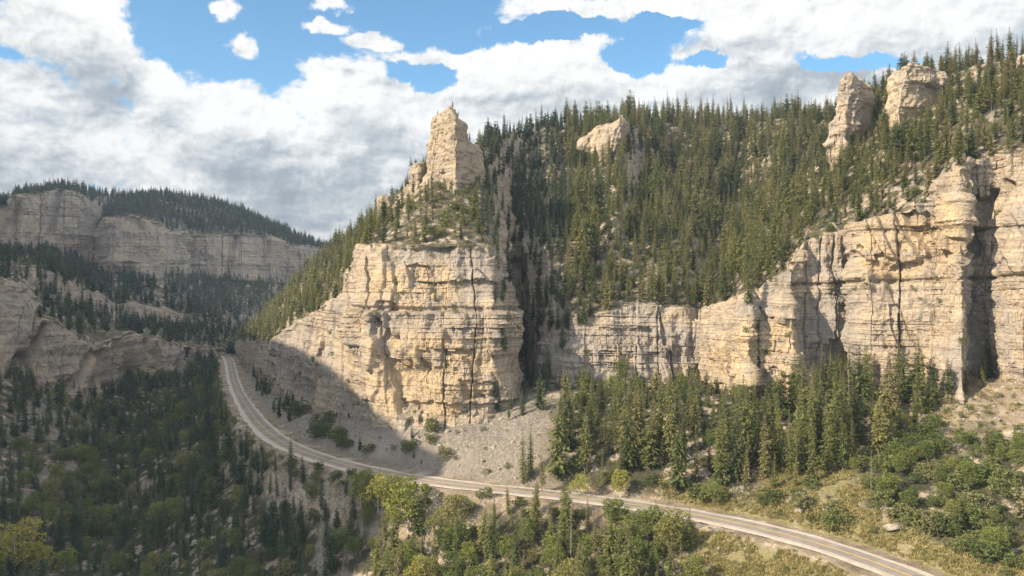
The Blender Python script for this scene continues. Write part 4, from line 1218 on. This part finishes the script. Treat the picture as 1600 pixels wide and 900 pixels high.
def rule_main(p, px, py, i, n1, n2, u):
    st = stM[i]
    if 750 < px < 885 and py < 400 and st < .96: return ('fir', 5+7*u[1], 2.9, 1.0)
    if st > .55: return ('shrub', .7+1.5*u[1], 3.0, 1.0) if u[0] < .35 and n1 > -.1 else None
    z = p[2]
    if py > 560 and px > 780: return None
    if px < 640 and py > 330:          # left slope of the spur
        return ('spruce' if u[0] < .85 else 'shrub', (6+7*u[1]) if u[0] < .85 else 2.0, 3.1+1.6*u[2], 1.05)
    if px < 790:                        # shoulder of the buttress
        if u[3] < .12: return None
        if u[0] < .30: return ('shrub', 1+2.2*u[1], 2.2, 1.1)
        return ('spruce', 4.5+6.5*u[1]**1.3, 3.0+2*u[2], 1.15)
    if px > 1250 and py > 60:
        if n1 > .38 and u[3] < .55: return ('shrub', .8+1.4*u[1], 2.5, 1.1)
        if u[0] < .16: return ('shrub', 1+1.8*u[1], 2.0, 1.1)
        if u[0] > .993: return ('dead', 7+3*u[1], 3, 1)
        return ('spruce', 5.5+8.5*u[1]**1.1, 2.4+1.4*u[2], 1.08)
    if n1 > .5 and u[3] < .5: return None
    if u[0] < .10: return ('shrub', 1+2*u[1], 2.2, 1.1)
    if u[0] > .993: return ('dead', 8+4*u[1], 3, 1)
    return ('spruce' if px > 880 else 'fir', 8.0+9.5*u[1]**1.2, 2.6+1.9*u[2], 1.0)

def rule_west(p, px, py, i, n1, n2, u):
    if stW[i] > .55: return None
    if u[0] < .12: return ('shrub', 1.5+2*u[1], 3, 1.2)
    return ('fir', 7+7*u[1], 3.6+1.8*u[2], 1.1)

def rule_ground(p, px, py, i, n1, n2, u):
    d, hill = dG[i], sgG[i] < 0
    if d < 8.2: return None
    X, Y = p[0], p[1]
    if Y > 640: return ('fir', 9+6*u[1], 4.5, 1.1)
    fo, sc, vg = RA['forest'][i], RA['scree'][i], RA['veg'][i]
    if hill:
        if px < 800:                                    # scree apron under the buttress: bushes in patches
            if 395 < px < 700 and n1 > .0 and u[0] < .75 and (px < 700):
                if px < 460: return ('fir', 4+5*u[1], 2.8, 1.1)
                return ('shrub' if u[1] < .6 else 'fir', 1.6+3.4*u[2], 2.3, 1.2)
            return ('shrub', .5+1.3*u[1]**2, 3, 1.2) if u[0] < .22 else None
        if sc > .4: return None
        edge = 800-(px-1200)*.56+26*n1
        if px > 1205 and py > edge and (X > 88 or px > 1325):
            if vg > .4: return ('shrub', .5+1.4*u[1]**2, 2.4, 1.3) if u[0] < .4 else None
            if py < 690 and px > 1460: return ('shrub', .6+1.2*u[1], 3.2, 1.2) if u[0] < .2 else None
            if u[0] < .62: return ('shrub', 1.4+2.8*u[1], 1.9+.8*u[2], 1.15)
            if u[0] < .95: return ('broad', 3+3.8*u[1], 2.7, 1.2)
            return ('spruce', 4+4*u[1], 3, 1.3)
        if d < 12: return ('shrub' if u[0] < .6 else 'broad', 1.5+2.5*u[1], 2.6, 1.2) if u[3] < .6 and px > 850 else None
        if px > 1205 and py > edge:
            return ('shrub', .8+1.8*u[1], 3.0, 1.2) if u[0] < .3 else None
        if u[0] < .80:
            hm = max((py-(606 if px < 1100 else 618)+34*u[3])/F*p[1], 5.5) if px < 1230 else max((py-572+34*u[3])/F*p[1], 5)
            return ('spruce', min(8+12*u[1]**1.2, hm), 2.5+1.7*u[2], .85+.35*u[3])
        if u[0] < .88: return ('broad', 4+4*u[1], 3.2, 1.1)
        if u[0] > .985: return ('dead', 8+6*u[1], 2.5, 1)
        return ('shrub', 1.5+2*u[1], 2.2, 1.1)
    if vg > .35:                                        # dry meadow below the road
        return ('shrub', .4+.8*u[1]**2, 3.5, 1.3) if u[0] < .2 else None
    if sc > .5 and u[3] < .90: return None
    if d < 11: return ('shrub', 1.2+1.6*u[1], 2.0, 1.1) if u[0] < .7 else None
    if px > 560:
        if u[0] < .50: return ('spruce', 6+8*u[1], 2.8+1.2*u[2], 1.1)
        if u[0] < .80: return ('broad', 4.5+4.5*u[1], 2.8, 1.15)
        if u[0] < .835: return ('yellow', 3.5+4*u[1], 3, 1.2)
        if u[0] > .99: return ('dead', 5+4*u[1], 2.5, 1)
        return ('shrub', 1.6+2*u[1], 2.0, 1.1)
    if px < 140 and 560 < py < 760 and n2 > .1: return ('shrub', 1+1.5*u[1], 3.2, 1.2)
    if n1 > .25:
        if u[0] < .5: return ('shrub', 1.6+2.4*u[1], 2.1, 1.15)
        return ('broad', 3.5+4*u[1], 2.9, 1.2)
    if u[0] < .80: return ('fir', 6+7.5*u[1], 2.9+1.2*u[2], 1.15)
    if u[0] < .90: return ('broad', 3.5+4.5*u[1], 3.0, 1.15)
    return ('shrub', 1.6+2.4*u[1], 2.2, 1.1)

wM = (1-stM)*1.0+.10*stM
cM = scatter(gM, wM, 150000, rule_main, 8500)
wG = np.where((pG[:, 1] > 120) & (pG[:, 1] < 720) & (np.abs(pG[:, 0]) < pG[:, 1]*.75), 1.0, 0.0)
cG = scatter(gG, wG, 110000, rule_ground, 9000)
wW = (1-stW)*1.0
cW = scatter(gW, wW, 90000, rule_west, 7500)
# a few on the outcrops' crowns
open('/tmp/counts.txt', 'w').write(repr((cM, cG, cW)))

# ------------------------------------------------------------------ nearest 300 of each kind as things, the rest as woodland
def zone(t):
    px, py, Y = t['px'], t['py'], t['p'][1]
    p = t['p']; d, s_ = road_dist(np.array([[p[0], p[1]]], dtype=float)); below = s_[0] > 0
    onland = abs(p[2]-ground_z(np.array([[p[0], p[1]]], dtype=float))[0]) < 2.0
    if onland and below:
        if px < 200: return 'in the lower left valley corner'
        if px < 380: return 'on the shaded valley slope'
        if px < 560: return 'below the left road bend'
        if px < 760: return 'below the road left of centre'
        if px < 900: return 'below the middle of the road'
        return 'below the road near the embankment'
    if onland:
        if px < 560: return 'between road bend and buttress'
        if px < 800: return 'on the scree under the buttress'
        if px < 960: return 'right of the gravel chute'
        if px < 1100: return 'below the recessed grey cliff'
        if px < 1220: return 'below the yellow cliff'
        if px < 1340: return 'left below the right-hand cliff'
        if px < 1470: return 'right below the right-hand cliff'
        return 'on the lower right hillside'
    if px < 560 and Y > 330: return 'on the slope left of the buttress'
    if px < 790: return 'on the shoulder under the pinnacle'
    if px < 900: return 'beside the dark gully'
    if px < 1150: return 'above the recessed grey cliff'
    if px < 1330: return 'on the wooded slope right of centre'
    if py < 130: return 'on the high right skyline'
    return 'on the slope above the right-hand cliff'
ORD = ['', 'leftmost', 'second', 'third', 'fourth', 'fifth', 'sixth', 'seventh', 'eighth', 'ninth', 'tenth', 'eleventh', 'twelfth']
def autolabels(rows):
    """look first (height, breadth, kind), then ground it stands on, then place among the few left alike"""
    by = {}
    for t in rows:
        k = t['k']; h = t['h']
        cut = {'spruce': (7, 10.5, 14.5), 'fir': (7, 9.5, 12), 'broad': (4.5, 6, 7.5), 'yellow': (4.5, 6, 7.5), 'shrub': (1.6, 2.6, 3.6), 'dead': (8, 10, 12)}[k]
        sz = ['short', 'middling', 'tall', 'very tall'][int(np.searchsorted(cut, h))]
        form = {0: 'slim', 1: 'full', 2: 'narrow', 3: 'broad', 4: 'ragged', 5: 'thin'}[t['v'] % 6] if k in ('spruce', 'fir') else \
               {0: 'rounded', 1: 'upright', 2: 'spreading', 3: 'bushy'}[t['v'] % 4] if k in ('broad', 'yellow', 'shrub') else 'bare'
        w = {'spruce': 'green spruce', 'fir': 'dark spruce', 'broad': 'green broadleaf tree', 'yellow': 'yellowish tree', 'shrub': 'green shrub', 'dead': 'grey dead tree'}[k]
        by.setdefault('%s %s %s %s' % (sz, form, w, zone(t).replace('slope right of centre', 'slope')), []).append(t)
    for base, ts in by.items():
        if len(ts) == 1: ts[0]['auto'] = base; continue
        groups = {'': ts}
        if len(ts) > 5:
            ts.sort(key=lambda t: t['py']); n = len(ts)//3
            groups = {', upper': ts[:n], ', mid': ts[n:2*n], ', front': ts[2*n:]}
        for sfx, g in groups.items():
            g.sort(key=lambda t: t['px'])
            for i, t in enumerate(g):
                if len(g) == 1: t['auto'] = base+sfx
                elif i == len(g)-1: t['auto'] = base+sfx+', rightmost'
                elif i == 0: t['auto'] = base+sfx+', leftmost'
                elif i < 12: t['auto'] = base+sfx+', '+ORD[i+1]+' from left'
                else: t['auto'] = base+sfx
pos_all = np.array([t['p'] for t in TREES]); hh = np.array([t['h'] for t in TREES])
seen = visible(pos_all+np.c_[0*hh, 0*hh, hh*.8], 4)
for t, v in zip(TREES, seen):
    t['vis'] = bool(v) and 2 < t['px'] < 1598 and t['py'] > 10 and t['py']-t['s'] < 895
fam = {'spruce': 'spruce', 'fir': 'spruce', 'broad': 'broad', 'yellow': 'broad', 'shrub': 'shrub', 'dead': 'dead'}
single = []
for fk, cap in (('spruce', 300), ('broad', 300), ('shrub', 300), ('dead', 300)):
    c = [t for t in TREES if fam[t['k']] == fk and (t['vis'] or t['lab'])]
    c.sort(key=lambda t: (-(t['lab'] is not None), -t['s']))
    single += c[:cap]
ids = set(id(t) for t in single)
autolabels([t for t in single if t['lab'] is None])
for t in single:
    lab = t['lab']; grp = None
    if lab is None:
        lab = t['auto']; grp = {'spruce': 'spruces', 'broad': 'broadleaf trees', 'shrub': 'shrubs', 'dead': 'dead trees'}[fam[t['k']]]+' '+zone(t)
    plant(t['k'], t['v'], t['p'], t['h'], random.random()*6.28, lab, grp, t['w'])

PROTO = {
 'spruce': ([joined('far_spruce', *c, (M_NEEDLE, M_BARK)) for c in CON_LO]+[joined('near_spruce', *c, (M_NEEDLE, M_BARK)) for c in CON], 5),
 'fir': ([joined('far_fir', *c, (M_NEEDLE_SHADE, M_BARK)) for c in CON_LO]+[joined('near_fir', *c, (M_NEEDLE_SHADE, M_BARK)) for c in CON], 5),
 'broad': ([joined('far_broadleaf', *c, (M_LEAF, M_BARK)) for c in BRO_LO]+[joined('near_broadleaf', *c, (M_LEAF, M_BARK)) for c in BRO], 3),
 'shrub': ([joined('far_shrub', *c, (M_SHRUB, M_BARK)) for c in SHR_LO]+[joined('near_shrub', *c, (M_SHRUB, M_BARK)) for c in SHR], 3),
 'yellow': ([joined('far_yellow', *c, (M_YLEAF, M_BARK)) for c in BRO_LO]+[joined('near_yellow', *c, (M_YLEAF, M_BARK)) for c in BRO], 3),
 'dead': ([joined('far_dead', *c, (M_DEAD, M_DEAD)) for c in DED], 2)}
STUFFN = {'spruce': 'spruce_forest', 'fir': 'shaded_spruce_forest', 'broad': 'broadleaf_thicket', 'shrub': 'shrub_cover', 'yellow': 'yellow_thicket', 'dead': 'dead_trees'}  # the shaded forest carries its shade in the needle colour
for k, (meshes, nlo) in PROTO.items():
    rows = [t for t in TREES if t['k'] == k and id(t) not in ids]
    if not rows: continue
    coll = proto_coll(STUFFN[k]+'_kinds', meshes)
    vid = [(t['v'] % nlo) if t['s'] < 34 or nlo == len(meshes) else nlo+t['v'] % (len(meshes)-nlo) for t in rows]
    pts = np.array([t['p'] for t in rows]); sc = np.array([[t['h']*t['w'], t['h']*t['w'], t['h']] for t in rows])
    ro = np.zeros((len(rows), 3)); ro[:, 2] = r.random(len(rows))*6.28; ro[:, :2] = r.normal(0, .03, (len(rows), 2))
    instances(STUFFN[k], pts, sc, ro, vid, coll)

# ------------------------------------------------------------------ stones
def stone(seed, n=3):
    import bmesh
    bm = bmesh.new(); bmesh.ops.create_icosphere(bm, subdivisions=n, radius=.5)
    v = np.array([x.co[:] for x in bm.verts]); rr = np.random.default_rng(seed)
    for k in range(14):                                   # chip flat faces off
        d = rr.normal(0, 1, 3); d /= np.linalg.norm(d); lim = .26+.14*rr.random()
        over = v@d-lim; v = v-np.maximum(over, 0)[:, None]*d
    v += .025*noise3(v, .22, seed)[:, None]*v*2
    v *= [1+.3*rr.random(), .8+.3*rr.random(), .62+.25*rr.random()]
    f = np.array([[x.index for x in q.verts] for q in bm.faces]); bm.free()
    return v, f
M_STONE = simple_mat('limestone_boulder', [(.3, (.17, .15, .125)), (.5, (.27, .235, .195)), (.7, (.36, .315, .265))], 1.1, .93, .25)
STN = [make_mesh('stone', *stone(400+i, 4), M_STONE, False) for i in range(5)]
STS = [make_mesh('small_stone', *stone(420+i, 1), M_STONE, False) for i in range(4)]
BOULD = [(1390,826,30,'large pale boulder beside the upper road edge, foot of the shrubs at right'),(1386,802,24,'tan boulder just above the large pale one at the roadside'),
 (1290,797,17,'squat boulder on the grass strip above the road'),(1248,800,20,'wide low boulder on the dry slope left of the roadside ones'),
 (1306,810,12,'small stone between two larger boulders above the road'),(272,868,18,'grey boulder in the shaded scree near the bottom left'),
 (305,850,20,'largest grey boulder in the shaded scree of the valley slope'),(320,858,11,'small grey boulder beside the largest one in the valley scree'),
 (372,724,8,'whitish stone on the shaded slope below the road bend'),(690,696,9,'square pale stone lying on the grey scree under the buttress'),
 (756,722,8,'flat pale stone on the lower scree close to the road'),(1045,752,16,'pale rock among the spruces above the road'),
 (1560,655,13,'lone boulder on the bare slope at the far right'),(1408,764,16,'grey rock half hidden in shrubs in the lower right'),
 (1494,742,12,'rounded grey boulder in the green shrubs at lower right'),(775,462,5,'pale block lodged on a ledge of the buttress'),
 (575,800,12,'pale block in the scree patch below the road'),(1432,700,14,'pale broken rock at the top of the shrubs, under the scree bluff'),
 (1415,694,11,'second pale broken rock left of the one under the scree bluff')]
for i, (px, py, w, lab) in enumerate(BOULD):
    p = hit(px, py)
    if p is None: continue
    s_ = w/F*p[1]
    o = link_obj('boulder', STN[i % 5], loc=p+[0, 0, s_*.12], label=lab, cat='boulder')
    o.scale = (s_, s_, s_*.9); o.rotation_euler = (r.normal(0, .2), r.normal(0, .2), r.random()*6.28)

wS = np.clip(RA['scree']*1.0+.12*RA['veg']+.35*RA['rock']*2+.04, 0, 1)*(pG[:, 1] > 120)*(pG[:, 1] < 480)*(np.abs(pG[:, 0]) < pG[:, 1]*.7)*(dG > 8)
ps, ix = area_sample(gG, wS, 18000, r)
ps = ps[visible(ps+[0, 0, 1.0], 5)]
sz = .22+2.0*r.random(len(ps))**9
instances('scree_stones', ps, np.stack([sz]*3, 1), r.random((len(ps), 3))*6.28, r.integers(0, 4, len(ps)), proto_coll('stone_kinds', STS))
# dry grass tufts and weeds on the open slopes
def tuft(seed):
    rr = np.random.default_rng(seed); q = []
    for k in range(26):
        a = rr.random()*6.28; d = np.array([math.cos(a)*.55*rr.random(), math.sin(a)*.55*rr.random(), .8]); d /= np.linalg.norm(d)
        q.append(spray(np.array([rr.normal(0, .25), rr.normal(0, .25), -.05]), d, .5+.5*rr.random(), .10, rr.normal(0, 1, 3)))
    return np.array(q).reshape(-1, 3)
M_GRASS = foliage_mat('dry_grass_blades', [(0, (.17, .16, .06)), (.5, (.27, .23, .10)), (1, (.36, .30, .15))], trans=.2)
TF = [make_mesh('tuft', q, quads(q), M_GRASS, False) for q in (tuft(1), tuft(2), tuft(3))]
wT = np.clip(RA['veg']+.15*RA['rock'], 0, 1)*(pG[:, 1] > 120)*(pG[:, 1] < 260)*(pG[:, 0] < pG[:, 1]*.75)*(dG > 7.6)
pt, ix = area_sample(gG, wT, 16000, r)
pt = pt[noise3(pt, 5, 905) > -.25]
sz = .35+.5*r.random(len(pt))
instances('dry_grass', pt, np.stack([sz*1.4, sz*1.4, sz], 1), np.c_[0*sz, 0*sz, sz*17], r.integers(0, 3, len(pt)), proto_coll('tuft_kinds', TF))

# ------------------------------------------------------------------ air
def haze():
    x0, x1, y0, y1, z0, z1 = -1700, 1500, -700, 1900, -175, 420
    v = np.array([(x, y, z) for x in (x0, x1) for y in (y0, y1) for z in (z0, z1)], float)
    f = np.array([(0, 1, 3, 2), (4, 6, 7, 5), (0, 4, 5, 1), (2, 3, 7, 6), (0, 2, 6, 4), (1, 5, 7, 3)])
    m = bpy.data.materials.new('canyon_air'); m.use_nodes = True; m.node_tree.nodes.clear(); t = NT(m.node_tree)
    pv = t.new('ShaderNodeVolumePrincipled'); pv.inputs['Color'].default_value = (.62, .78, 1.0, 1); pv.inputs['Density'].default_value = HAZE
    pv.inputs['Anisotropy'].default_value = 0.2
    o = t.new('ShaderNodeOutputMaterial'); t.link(pv.outputs[0], o.inputs['Volume'])
    m.cycles.homogeneous_volume = True
    link_obj('haze', make_mesh('haze', v, f, m, False), kind='stuff')
HAZE = .00012
if HAZE: haze()
